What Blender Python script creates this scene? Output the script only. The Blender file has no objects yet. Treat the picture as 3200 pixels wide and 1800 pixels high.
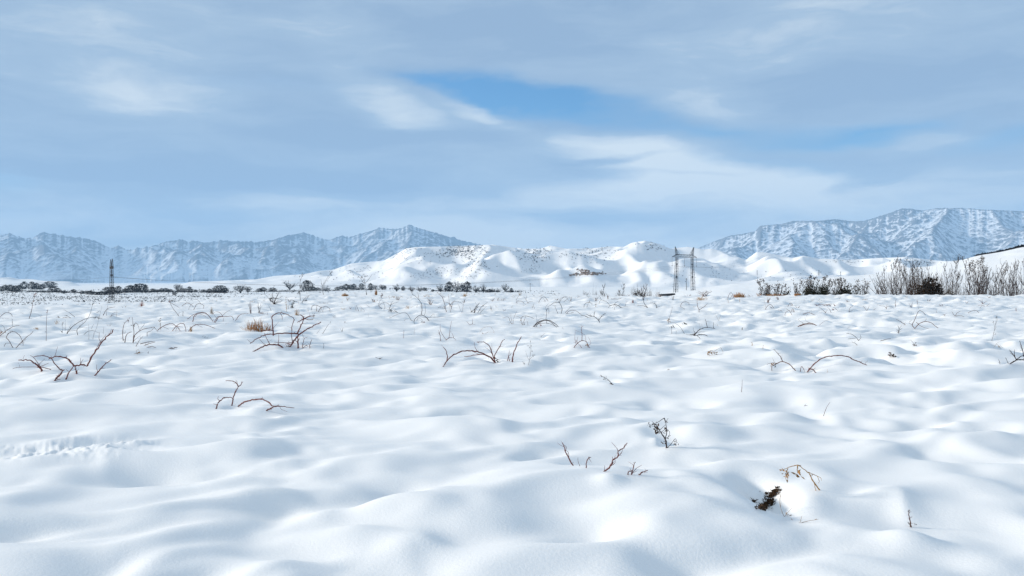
import bpy, math, random
import numpy as np
from mathutils import Vector
R = math.radians
random.seed(7)
rng = np.random.default_rng(11)
scene = bpy.context.scene
col = scene.collection
F = 2666.7            # focal length in pixels of the 3200 px wide photograph
CAM_H = 1.2
PITCH = math.atan(20 / F)
CP, SP = math.cos(PITCH), math.sin(PITCH)

# ------------------------------------------------------------------ helpers
def ray(px, py):
    a = (px - 1600) / F; b = (900 - py) / F
    y = CP + b * SP; z = -SP + b * CP
    return a / y, z / y                       # x and z per metre of depth

def tag(o, label=None, cat=None, group=None, kind=None):
    if label: o['label'] = label
    if cat: o['category'] = cat
    if group: o['group'] = group
    if kind: o['kind'] = kind
    return o

def mesh_obj(name, verts, faces, mats, parent=None, smooth=False, midx=None):
    me = bpy.data.meshes.new(name)
    me.from_pydata(verts, [], faces)
    for m in (mats if isinstance(mats, (list, tuple)) else [mats]):
        me.materials.append(m)
    if midx is not None:
        me.polygons.foreach_set('material_index', midx)
    if smooth:
        me.polygons.foreach_set('use_smooth', [True] * len(me.polygons))
    me.update()
    o = bpy.data.objects.new(name, me)
    col.objects.link(o)
    if parent: o.parent = parent
    return o

def grid_obj(name, V, mat, wrap=False, extra=None):
    """V: (rows, cols, 3) array -> one smooth sheet"""
    n, m = V.shape[:2]
    idx = np.arange(n * m).reshape(n, m)
    if wrap:
        nx = np.roll(idx, -1, axis=1)
        q = np.stack([idx[:-1], nx[:-1], nx[1:], idx[1:]], -1).reshape(-1, 4)
    else:
        q = np.stack([idx[:-1, :-1], idx[:-1, 1:], idx[1:, 1:], idx[1:, :-1]], -1).reshape(-1, 4)
    me = bpy.data.meshes.new(name)
    me.vertices.add(n * m); me.vertices.foreach_set('co', V.reshape(-1).astype(np.float32))
    me.loops.add(q.size); me.loops.foreach_set('vertex_index', q.reshape(-1).astype(np.int32))
    me.polygons.add(len(q))
    me.polygons.foreach_set('loop_start', np.arange(0, q.size, 4, dtype=np.int32))
    me.polygons.foreach_set('use_smooth', np.ones(len(q), dtype=bool))
    me.materials.append(mat)
    me.update(calc_edges=True); me.validate()
    o = bpy.data.objects.new(name, me); col.objects.link(o)
    return o

def empty(name, loc):
    o = bpy.data.objects.new(name, None); col.objects.link(o)
    o.location = loc; o.empty_display_size = 0.1
    return o

# ------------------------------------------------------------------ noise
def _hash(ix, iy, seed):
    h = (ix.astype(np.int64) * 374761393 + iy.astype(np.int64) * 668265263 + seed * 982451653) & 0xFFFFFFFF
    h = ((h ^ (h >> 13)) * 1274126177) & 0xFFFFFFFF
    return ((h ^ (h >> 16)) & 0xFFFF) / 65536.0 * 2 * np.pi
def perlin(x, y, seed=0):
    ix, iy = np.floor(x), np.floor(y); fx, fy = x - ix, y - iy
    u = fx**3 * (fx * (fx * 6 - 15) + 10); v = fy**3 * (fy * (fy * 6 - 15) + 10)
    def g(ox, oy):
        a = _hash(ix + ox, iy + oy, seed)
        return np.cos(a) * (fx - ox) + np.sin(a) * (fy - oy)
    a = g(0, 0); b = g(1, 0); c = g(0, 1); d = g(1, 1)
    return 1.5 * ((a + u * (b - a)) + v * ((c + u * (d - c)) - (a + u * (b - a))))
def fbm(x, y, o=4, seed=0, gain=.5):
    s = 0; a = 1.0
    for k in range(o):
        s = s + a * perlin(x * 2**k + 17.3 * k, y * 2**k - 9.1 * k, seed + k); a *= gain
    return s
def sstep(a, b, x):
    t = np.clip((x - a) / (b - a), 0, 1); return t * t * (3 - 2 * t)

# ------------------------------------------------------------------ the snow field and the valley beyond it
EDGE_X = [-1600, 0, 300, 500, 700, 900, 1200, 1600, 2000, 2400, 2700, 2900, 3050, 3200, 4800]
EDGE_R = [46, 47, 49, 54, 64, 78, 92, 88, 75, 72, 80, 78, 74, 68, 64]
# hummocks and hollows one can point at in the photo: px, py, half-width px, half-depth px, height m
FEAT = [
 (2392, 1548, 60, 38, -.17), (2130, 1585, 250, 60, .075), (2550, 1490, 100, 40, .035), (2330, 1480, 120, 25, .03), (2700, 1600, 120, 50, -.05),
 (1960, 1455, 190, 22, -.09), (2230, 1440, 110, 22, -.08), (1800, 1545, 330, 55, .055), (2080, 1370, 120, 16, .05),
 (2470, 1270, 85, 20, -.10), (2340, 1235, 110, 22, .055), (1930, 1215, 90, 20, .075), (1780, 1175, 110, 14, -.05),
 (1420, 1345, 170, 22, .085), (1330, 1290, 190, 18, -.055), (1030, 1330, 160, 22, -.04), (720, 1420, 130, 25, .06), (450, 1480, 160, 25, -.045),
 (250, 1280, 200, 18, .07), (130, 1335, 160, 20, -.05), (500, 1225, 120, 16, .07), (760, 1195, 110, 18, -.06), (200, 1180, 130, 12, .06),
 (1200, 1115, 100, 9, -.05), (1180, 1135, 110, 9, .05), (800, 1310, 120, 14, .05), (560, 1340, 150, 22, -.035),
 (2980, 1620, 230, 40, -.06), (2850, 1690, 90, 25, .07), (1250, 1600, 220, 30, .045), (880, 1640, 250, 40, -.045), (2030, 1690, 120, 40, .02),
 (2520, 1720, 230, 30, -.05), (3080, 1370, 140, 14, -.05), (3000, 1440, 150, 22, -.06), (2700, 1275, 150, 14, .05), (2780, 1110, 70, 9, .09),
 (2790, 1100, 40, 8, -.10), (2140, 1005, 60, 5, .14), (2530, 1040, 60, 6, .08), (1190, 1000, 60, 4, .06),
 (205, 1183, 26, 5, -.05), (240, 1172, 50, 5, .05), (725, 1268, 20, 4, -.05), (840, 1308, 30, 5, -.06), (800, 1290, 40, 5, .05), (932, 1085, 26, 3.5, -.06), (905, 1075, 40, 4, .04), (1548, 1132, 20, 4, -.05),
 (1560, 1122, 50, 4, .045), (1745, 1086, 24, 3, -.06), (1700, 1070, 60, 4, .07), (1330, 1012, 30, 2.5, .09), (1318, 1008, 16, 2, -.08), (1760, 1022, 60, 2.5, .09), (2084, 1398, 26, 6, -.05), (2055, 1392, 20, 5, .035), (1790, 1456, 40, 6, -.03),
 (2520, 1162, 24, 4, -.05), (2480, 1150, 50, 5, .05), (2592, 1078, 30, 4, .07), (2560, 1055, 40, 4, -.06), (1905, 1550, 40, 10, .03), (2842, 1640, 16, 6, -.03), (1910, 1200, 26, 6, -.06), (2630, 1062, 50, 4, .06), (3160, 1136, 50, 4, -.05), (1180, 1120, 26, 4, -.04),
 (60, 1600, 200, 50, .06), (330, 1720, 240, 40, .045), (1650, 1730, 190, 40, .05), (2780, 1560, 140, 20, .05),
]
_feat = []
for px, py, w, h, a in FEAT:
    ax, az = ray(px, py); y0 = CAM_H / -az
    y1 = CAM_H / -ray(px, py + h)[1]; y2 = CAM_H / -ray(px, py - h)[1]
    _feat.append((ax * y0, y0, w * y0 / F, (y2 - y1) / 2, a))

D_X = [-3000, 1400, 1950, 2060, 2200, 2400, 2700, 2900, 3060, 3200, 3500, 5000]
D_Y = [925, 925, 917, 908, 896, 881, 860, 834, 801, 779, 740, 700]     # crest of the near slope, pixel rows
def H(x, y):
    x = np.asarray(x, float); y = np.asarray(y, float)
    r = np.hypot(x, y) + 1e-6
    front = y > .05 * r
    xp = np.where(front, 1600 + F * x / np.where(front, y, 1), np.where(x > 0, 6000, -4000))
    xp = np.clip(xp, -3000, 5000)
    # plateau and its edge
    re = np.interp(xp, EDGE_X, EDGE_R) + 3 * perlin(xp / 170, xp * 0 + .5, 3) + 1.5 * perlin(xp / 45, xp * 0 + .5, 4)
    d = r - re
    drop = np.where(d > 0, 1 - np.exp(-np.clip(d, 0, None)**1.25 / 130), 0)
    left = sstep(1500, 2300, xp)
    depth = 11.0 - 7.5 * left
    z = -depth * drop
    # near slope to the east, rising beyond the saplings
    zc = (880 - np.interp(xp, D_X, D_Y)) / F * 700 * np.clip(np.where(front, y / r, 1), .5, 1) + CAM_H + .8 * perlin(xp / 90, xp * 0, 8)
    t = sstep(150, 700, r)
    back = sstep(700, 1500, r)
    slope_z = (-3.5 + (zc + 3.5) * t**1.15) * (1 - back) + (-11.0) * back
    zv = -11.0 + 1.2 * fbm(x / 260, y / 260, 3, 21) * sstep(150, 500, r)
    far_z = np.maximum(zv, slope_z * left + zv * (1 - left))
    k = sstep(90, 170, r)
    z = z * (1 - k) + np.where(left > 0, far_z * left + zv * (1 - left), zv) * k
    # drifts: wind-packed hummocks over buried tussocks
    near = 1 - sstep(60, 140, r)
    m = r < 150
    hum = np.zeros_like(r)
    if m.any():
        X, Y = x[m], y[m]
        X0, Y0 = X, Y; X, Y = X * .93 + Y * .36, Y * .93 - X * .36
        wx = X + .22 * perlin(X / 1.6, Y / 1.6, 31) + .12 * perlin(X / .7, Y / .7, 33)
        wy = Y + .22 * perlin(X / 1.6 + 9, Y / 1.6, 32) + .10 * perlin(X / .8 + 4, Y / .8, 34)
        nf = 1 - sstep(5, 11, r[m])
        h = (.065 - .03 * nf) * perlin(wx / 1.8, wy / 1.6, 41) + (1 - .35 * nf) * .085 * perlin(wx / 1.0, wy / .72, 42)
        rid = 1 - np.sqrt(perlin(wx / 1.1 + 3, wy / .8, 43)**2 + .012) * 2
        h += .035 * rid * np.abs(rid)
        pit = np.clip(perlin(wx / .78 + 5, wy / .55, 53) - .12, 0, 1)
        h -= (.16 + .05 * nf) * pit * pit
        h += (.058 + .008 * nf) * perlin(wx / .5, wy / .36, 44) * (.6 + .8 * perlin(X / 3, Y / 3, 45))
        h += .013 * perlin(X / .19, Y / .16, 46) * np.clip(.25 + perlin(X / 1.1, Y / 1.1, 47), 0, 1)
        h += nf * .02 * perlin(wx / .33 + 7, wy / .3, 57)
        h += .10 * perlin(X / 9, Y / 8, 48) + .25 * perlin(X / 31, Y / 27, 49)
        amp = .75 + .55 * perlin(X / 6, Y / 7, 50)
        h *= np.clip(amp, .5, 1.35) * (.9 + .55 * sstep(5, 20, r[m]))
        # wind ripples, sharp little crests
        s = (X * .35 + Y * .95) * 3.2 + 1.5 * perlin(X / .8, Y / .6, 51)
        h += .006 * np.abs(np.sin(s)) * np.clip(perlin(X / 1.4, Y / 1.4, 52), 0, 1)
        X, Y = X0, Y0
        for fx, fy, sx, sy, a in _feat:
            q = ((X - fx) / sx)**2 + ((Y - fy) / sy)**2
            h += a * np.exp(-q * .8)
        # broken crust
        cx, cz = ray(195, 1405); cy = CAM_H / -cz; cx *= cy
        q = np.exp(-(((X - cx) / (250 * cy / F))**4 + ((Y - cy) / .3)**2)) * np.clip(.55 + 1.3 * perlin(X / .5, Y / .14, 62), 0, 1)
        h += q * (.03 * np.abs(perlin(X / .05, Y / .05, 61)) + .022 * sstep(-.05, .2, perlin(X / .085, Y / .06, 63)) - .008)
        hum[m] = h
    z = z + hum * near
    far = sstep(95, 180, r) * (1 - sstep(900, 1400, r))
    z = z + far * (.28 * fbm(x / 11, y / 11, 3, 91) + .5 * perlin(x / 45, y / 60, 95))
    return z

def ground(px, py, lo=1.2, hi=3000):
    """first point of the snow surface that the line of sight through a photo pixel meets"""
    ax, az = ray(px, py)
    ys = np.geomspace(lo, hi, 2600)
    hz = H(ax * ys, ys); lz = CAM_H + az * ys
    hit = np.nonzero(lz < hz)[0]
    if len(hit) == 0:
        return None
    i = hit[0]
    if i == 0: return Vector((ax * ys[0], ys[0], hz[0]))
    a0 = lz[i-1] - hz[i-1]; a1 = hz[i] - lz[i]
    yy = ys[i-1] + (ys[i] - ys[i-1]) * a0 / (a0 + a1 + 1e-9)
    return Vector((ax * yy, yy, CAM_H + az * yy))
def hz1(x, y): return float(H(np.array([x]), np.array([y]))[0])

# ------------------------------------------------------------------ materials
def new_mat(name):
    m = bpy.data.materials.new(name); m.use_nodes = True
    nt = m.node_tree
    return m, nt, nt.nodes['Principled BSDF']
def N(nt, t, **kw):
    n = nt.nodes.new(t)
    for k, v in kw.items():
        if hasattr(n, k): setattr(n, k, v)
        else: n.inputs[k].default_value = v
    return n

def snow_material(name, grain, strength, col_a, col_b, scale):
    m, nt, b = new_mat(name)
    tc = N(nt, 'ShaderNodeTexCoord')
    n1 = N(nt, 'ShaderNodeTexNoise', Scale=scale, Detail=5.0)
    nt.links.new(tc.outputs['Object'], n1.inputs['Vector'])
    mx = N(nt, 'ShaderNodeMix', data_type='RGBA')
    mx.inputs[6].default_value = col_a; mx.inputs[7].default_value = col_b
    nt.links.new(n1.outputs['Fac'], mx.inputs[0])
    nt.links.new(mx.outputs[2], b.inputs['Base Color'])
    b.inputs['Roughness'].default_value = .55
    b.inputs['Specular IOR Level'].default_value = .25
    n2 = N(nt, 'ShaderNodeTexNoise', Scale=grain, Detail=4.0, Roughness=.65)
    nt.links.new(tc.outputs['Object'], n2.inputs['Vector'])
    bp = N(nt, 'ShaderNodeBump', Strength=strength, Distance=1.0 / grain)
    nt.links.new(n2.outputs['Fac'], bp.inputs['Height'])
    nt.links.new(bp.outputs['Normal'], b.inputs['Normal'])
    return m

def plain(name, c, c2=None, scale=20, rough=.8):
    m, nt, b = new_mat(name)
    b.inputs['Roughness'].default_value = rough
    b.inputs['Specular IOR Level'].default_value = .2
    if c2 is None:
        c2 = tuple(v * .6 for v in c)
    tc = N(nt, 'ShaderNodeTexCoord')
    n1 = N(nt, 'ShaderNodeTexNoise', Scale=scale, Detail=3.0)
    nt.links.new(tc.outputs['Object'], n1.inputs['Vector'])
    mx = N(nt, 'ShaderNodeMix', data_type='RGBA')
    mx.inputs[6].default_value = (*c, 1); mx.inputs[7].default_value = (*c2, 1)
    nt.links.new(n1.outputs['Fac'], mx.inputs[0])
    nt.links.new(mx.outputs[2], b.inputs['Base Color'])
    return m

M_SNOW = snow_material('snow', 60, .16, (.875, .875, .87, 1), (.92, .915, .90, 1), 3)
M_HILL = snow_material('hill_snow', .06, .06, (.84, .845, .85, 1), (.90, .90, .90, 1), .02)
M_HILL.node_tree.nodes['Principled BSDF'].inputs['Roughness'].default_value = .7

# ------------------------------------------------------------------ ground sheet, polar, out to the horizon
def build_ground():
    front = np.arange(-R(41), R(41), .00155)
    rest = np.linspace(R(41), 2 * np.pi - R(41), 62)[:-1]
    th = np.concatenate([front, rest])
    rr = [0.05, .4, .8]
    r = 1.2
    while r < 110: rr.append(r); r *= 1.0082
    while r < 3000: rr.append(r); r *= 1.02
    while r < 40000: rr.append(r); r *= 1.12
    rr = np.array(rr)
    X = np.sin(th)[None, :] * rr[:, None]; Y = np.cos(th)[None, :] * rr[:, None]
    Z = H(X, Y)
    # far valley floor sinks a little under the hills
    Z = np.where(rr[:, None] > 2600, -14 - 6 * sstep(2600, 6000, rr)[:, None], Z)
    return tag(grid_obj('snow_field', np.stack([X, Y, Z], -1), M_SNOW, wrap=True), 'rolling wind-packed snow covering the field and valley floor', kind='structure')

# ------------------------------------------------------------------ eroded hills and mountains
def erode(z0, mask, it, K, dx, dt, m=.45, diff=0.0, talus=.6, seed=0):
    n, w = z0.shape
    z = z0 + np.random.default_rng(seed).random((n, w)) * .5
    fixed = ~mask
    offs = [(-1, 0, 1), (1, 0, 1), (0, -1, 1), (0, 1, 1), (-1, -1, 1.4142), (-1, 1, 1.4142), (1, -1, 1.4142), (1, 1, 1.4142)]
    ids = np.arange(n * w).reshape(n, w)
    for _ in range(it):
        if diff:
            for _k in range(2):
                p = np.pad(z, 1, mode='edge')
                z = z + diff * (p[:-2, 1:-1] + p[2:, 1:-1] + p[1:-1, :-2] + p[1:-1, 2:] - 4 * z) * mask
        best = np.zeros((n, w)); rec = ids.copy(); dist = np.ones((n, w))
        pz = np.pad(z, 1, constant_values=1e9)
        for oy, ox, L in offs:
            s = (z - pz[1 + oy:n + 1 + oy, 1 + ox:w + 1 + ox]) / L
            b = s > best
            best = np.where(b, s, best)
            rec = np.where(b, ids + oy * w + ox, rec); dist = np.where(b, L, dist)
        order = np.argsort(z, axis=None).tolist()
        recl = rec.reshape(-1).tolist()
        A = [dx * dx] * (n * w)
        for i in reversed(order):
            j = recl[i]
            if j != i: A[j] += A[i]
        c = (K * dt * np.array(A).reshape(n, w)**m / (dist * dx)).reshape(-1).tolist()
        tl = (talus * dist * dx).reshape(-1).tolist()
        zl = z.reshape(-1).tolist(); fx = fixed.reshape(-1).tolist()
        for i in order:
            j = recl[i]
            if j != i and not fx[i]:
                v = zl[j]
                q = zl[i]
                if q > v: q = (q + c[i] * v) / (1 + c[i])
                if q > v + tl[i]: q = v + tl[i]
                zl[i] = q
        z = np.array(zl).reshape(n, w)
    return z

def smooth1(a, k):
    ker = np.hanning(2 * k + 3); ker /= ker.sum()
    return np.convolve(np.pad(a, k + 1, mode='edge'), ker, mode='valid')

def resize(z, n2, w2):
    n, w = z.shape
    yi = np.linspace(0, n - 1, n2); xi = np.linspace(0, w - 1, w2)
    y0 = np.clip(yi.astype(int), 0, n - 2); x0 = np.clip(xi.astype(int), 0, w - 2)
    fy = (yi - y0)[:, None]; fx = (xi - x0)[None, :]
    return (z[y0][:, x0] * (1 - fy) * (1 - fx) + z[y0 + 1][:, x0] * fy * (1 - fx)
            + z[y0][:, x0 + 1] * (1 - fy) * fx + z[y0 + 1][:, x0 + 1] * fy * fx)

def fit_skyline(z, xp, rr, target, base, wide):
    """raise or lower the crests so that the skyline seen from the field has the photographed outline"""
    ca = np.cos(np.arctan((xp - 1600) / F))
    want = (880 - target) / F * ca
    cols = np.arange(len(xp))
    for k in (wide, wide // 2, 6, 2, 1, 1):
        e = (z + base - CAM_H) / rr[:, None]
        j = e.argmax(axis=0)
        zc = z[j, cols]; zt = np.maximum(want * rr[j] + CAM_H - base, 1.0)
        f = smooth1(np.clip(zt / np.maximum(zc, 1.0), .4, 2.5), k)
        if k > 6:
            z = z * f[None, :]
        else:                                  # small corrections stay near the crest
            w = np.clip(z / np.maximum(zc, 1.0)[None, :], 0, 1)**(3 if k == 6 else 5)
            z = z * (1 + (f[None, :] - 1) * w)
    return z

def polar(xp, rr, z):
    th = np.arctan((xp - 1600) / F)
    X = np.sin(th)[None, :] * rr[:, None]; Y = np.cos(th)[None, :] * rr[:, None]
    return np.stack([X, Y, z], -1)
# ------------------------------------------------------------------ distant relief
HILL_SKY = [(-500,872),(0,868),(30,866),(60,872),(100,872),(140,878),(170,878),(220,880),(260,894),(400,896),(520,894),(560,889),(600,880),(640,879),(690,877),(740,875),(800,873),(860,862),(950,857),(1000,846),(1040,843),(1100,823),(1200,814),(1270,776),(1300,772),(1400,770),(1540,764),(1600,773),(1640,777),(1690,777),(1720,767),(1770,777),(1850,776),(1905,770),(1950,771),(1975,758),(2015,752),(2060,762),(2095,777),(2150,771),(2200,780),(2222,777),(2260,785),(2330,812),(2365,787),(2400,790),(2475,806),(2510,799),(2560,808),(2650,812),(2750,806),(2830,803),(2900,811),(2950,816),(3100,812),(3200,806),(3800,800)]
LEFT_SKY = [(-500,748),(-300,742),(0,735),(30,728),(70,744),(100,745),(130,725),(200,737),(260,745),(300,752),(345,775),(370,767),(400,782),(430,777),(470,772),(520,754),(570,747),(590,757),(600,750),(640,757),(700,752),(800,756),(850,750),(900,735),(940,727),(960,729),(1000,744),(1025,750),(1070,735),(1090,742),(1130,730),(1185,712),(1230,715),(1260,712),(1280,701),(1300,710),(1330,718),(1400,738),(1450,753),(1500,763),(1560,785),(1640,830),(1720,860)]
RIGHT_SKY = [(2050,850),(2120,815),(2180,775),(2230,755),(2280,736),(2330,729),(2360,722),(2375,706),(2400,703),(2440,700),(2480,690),(2560,690),(2610,684),(2660,692),(2700,690),(2760,672),(2820,651),(2850,653),(2880,658),(2930,650),(3000,650),(3080,655),(3200,660),(3400,668),(3700,690)]

RELIEF = {}
def on_relief(name, px, py):
    """point of a hill mesh met by the line of sight through a photo pixel"""
    xp, rr, z = RELIEF[name]
    j = int(round((px - xp[0]) / (xp[1] - xp[0])))
    if j < 0 or j >= len(xp): return None
    ca = math.cos(math.atan((px - 1600) / F))
    want = ray(px, py)[1] * ca
    e = (z[:, j] - CAM_H) / rr
    i = np.nonzero(e >= want)[0]
    if len(i) == 0: return None
    i = i[0]; r = rr[i]; th = math.atan((px - 1600) / F)
    return Vector((math.sin(th) * r, math.cos(th) * r, float(z[i, j])))

def relief(name, sky, x0, x1, r0, r1, nx, ny, K, it, diff, crest, base, seed, mat, rough, label, m=.45, profile=1.0, talus=.6, nz=.5, wide=30, lam=330, jag=0.0):
    xp = np.linspace(x0, x1, nx); rr = np.linspace(r0, r1, ny)
    sx, sy = zip(*sky); tgt = np.interp(xp, sx, sy)
    rm = r0 + (r1 - r0) * crest
    hgt = smooth1(np.maximum((880 - tgt) / F * rm - base, 3.0), max(2, nx // 60))
    v = np.linspace(0, 1, ny)[:, None]
    warp = crest + .12 * fbm(xp / 260, xp * 0 + seed, 3, seed)[None, :]
    prof = np.where(v < warp, np.clip(v / warp, 0, 1)**profile, np.clip((1 - v) / (1 - warp), 0, 1)**.7)
    wx = (xp[None, :] + 0 * v) * rm / F; wy = rr[:, None] + 0 * wx
    lw = lam * rm / F
    n1 = fbm(wx / lw, wy / lw, 3, seed)
    rd = 1 - 2 * np.abs(perlin(wx / lw / .55 + .6 * n1, wy / lw / .75, seed + 3))
    z = hgt[None, :] * prof * np.clip(.95 + nz * n1 + nz * .6 * rd, .15, 2)
    mask = np.ones((ny, nx), bool); mask[0] = False; mask[-1] = False
    dx = (x1 - x0) / nx * rm / F
    z = erode(z, mask, it, K, dx, 1.0, m, diff, talus, seed=seed)
    z = resize(z, ny * 2 - 1, nx * 2 - 1)
    xp = np.linspace(x0, x1, nx * 2 - 1); rr = np.linspace(r0, r1, ny * 2 - 1); tgt = np.interp(xp, sx, sy)
    tgt = tgt - jag * (np.abs(fbm(xp / 26, xp * 0 + seed, 4, seed + 40, .6)) - .3)
    X = np.tan(np.arctan((xp - 1600) / F))[None, :] * rr[:, None]
    if rough:
        rel = np.clip(z / z.max() * 3, 0, 1)
        z = z + rough * z.max() * rel * (fbm(X / (6 * dx), rr[:, None] / (6 * dx) + 0 * X, 4, seed + 5, .55))
    z = np.clip(z, 0, None)
    z = fit_skyline(z, xp, rr, tgt, base, wide)
    ends = sstep(0, .03, np.linspace(0, 1, len(rr)))[:, None]
    z = base - 12 * (1 - ends) + z * ends
    RELIEF[name] = (xp, rr, z)
    o = grid_obj(name, polar(xp, rr, z), mat)
    # bare rock shows on the sharp crests and ribs, snow fills the gullies
    def blur(a, k):
        for ax in (0, 1):
            c = np.cumsum(np.pad(a, [(k + 1, k) if i == ax else (0, 0) for i in (0, 1)], mode='edge'), axis=ax)
            n = a.shape[ax]
            a = (np.take(c, np.arange(2 * k + 1, n + 2 * k + 1), ax) - np.take(c, np.arange(n), ax)) / (2 * k + 1)
        return a
    dz = dx / 2
    conv = (z - blur(z, 3)) / (dz * 1.2) + (z - blur(z, 9)) / (dz * 5)
    gy, gx = np.gradient(z, rr[1] - rr[0], dz)
    val = np.clip(.5 + .28 * conv + .30 * (np.hypot(gx, gy) - .5), 0, 1)
    at_ = o.data.attributes.new('bare', 'FLOAT', 'POINT'); at_.data.foreach_set('value', val.reshape(-1).astype(np.float32))
    return tag(o, label, kind='structure')

def rock_material():
    m, nt, b = new_mat('mountain_rock_and_snow')
    b.inputs['Roughness'].default_value = .8; b.inputs['Specular IOR Level'].default_value = .1
    tc = N(nt, 'ShaderNodeTexCoord')
    big = N(nt, 'ShaderNodeTexNoise', Scale=.0006, Detail=5.0, Roughness=.6)
    fine = N(nt, 'ShaderNodeTexNoise', Scale=.012, Detail=6.0, Roughness=.75)
    at_ = N(nt, 'ShaderNodeAttribute', attribute_name='bare')
    nt.links.new(tc.outputs['Object'], big.inputs['Vector']); nt.links.new(tc.outputs['Object'], fine.inputs['Vector'])
    a1 = N(nt, 'ShaderNodeMath', operation='MULTIPLY_ADD'); a1.inputs[1].default_value = .55
    nt.links.new(big.outputs['Fac'], a1.inputs[0]); nt.links.new(at_.outputs['Fac'], a1.inputs[2])
    a2 = N(nt, 'ShaderNodeMath', operation='MULTIPLY_ADD'); a2.inputs[1].default_value = .42
    nt.links.new(fine.outputs['Fac'], a2.inputs[0]); nt.links.new(a1.outputs[0], a2.inputs[2])
    cr = N(nt, 'ShaderNodeValToRGB')
    cr.color_ramp.elements[0].position = ROCK_LO; cr.color_ramp.elements[0].color = (1, 1, 1, 1)
    cr.color_ramp.elements[1].position = ROCK_HI; cr.color_ramp.elements[1].color = (0, 0, 0, 1)
    sc = N(nt, 'ShaderNodeMath', operation='MULTIPLY'); sc.inputs[1].default_value = .5
    nt.links.new(a2.outputs[0], sc.inputs[0]); nt.links.new(sc.outputs[0], cr.inputs[0])
    mx = N(nt, 'ShaderNodeMix', data_type='RGBA')
    mx.inputs[6].default_value = (.13, .135, .15, 1); mx.inputs[7].default_value = (.72, .75, .79, 1)
    nt.links.new(cr.outputs[0], mx.inputs[0]); nt.links.new(mx.outputs[2], b.inputs['Base Color'])
    return m
ROCK_LO, ROCK_HI = .455, .57
M_ROCK = rock_material()

def build_relief():
    relief('mountains', LEFT_SKY, -500, 1760, 16000, 22500, 560, 220, .02, 28, .004, .60, -30, 3, M_ROCK, .014,
           'jagged snow-streaked blue mountain range beyond the white foothills', m=.42, talus=.60, nz=.8, lam=230, jag=6)
    relief('mountain_massif', RIGHT_SKY, 2040, 3700, 13500, 20500, 450, 220, .02, 28, .004, .62, -30, 9, M_ROCK, .012,
           'broad flat-topped snowy massif rising behind the saplings', m=.42, talus=.56, nz=.7, lam=220, jag=2.5)
    relief('foothills', HILL_SKY, -500, 3800, 1850, 4700, 600, 220, .014, 26, .02, .62, -14, 14, M_HILL, .0,
           'smooth sunlit snow foothills below the mountains', m=.42, talus=.36, nz=.85, lam=200)

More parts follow.
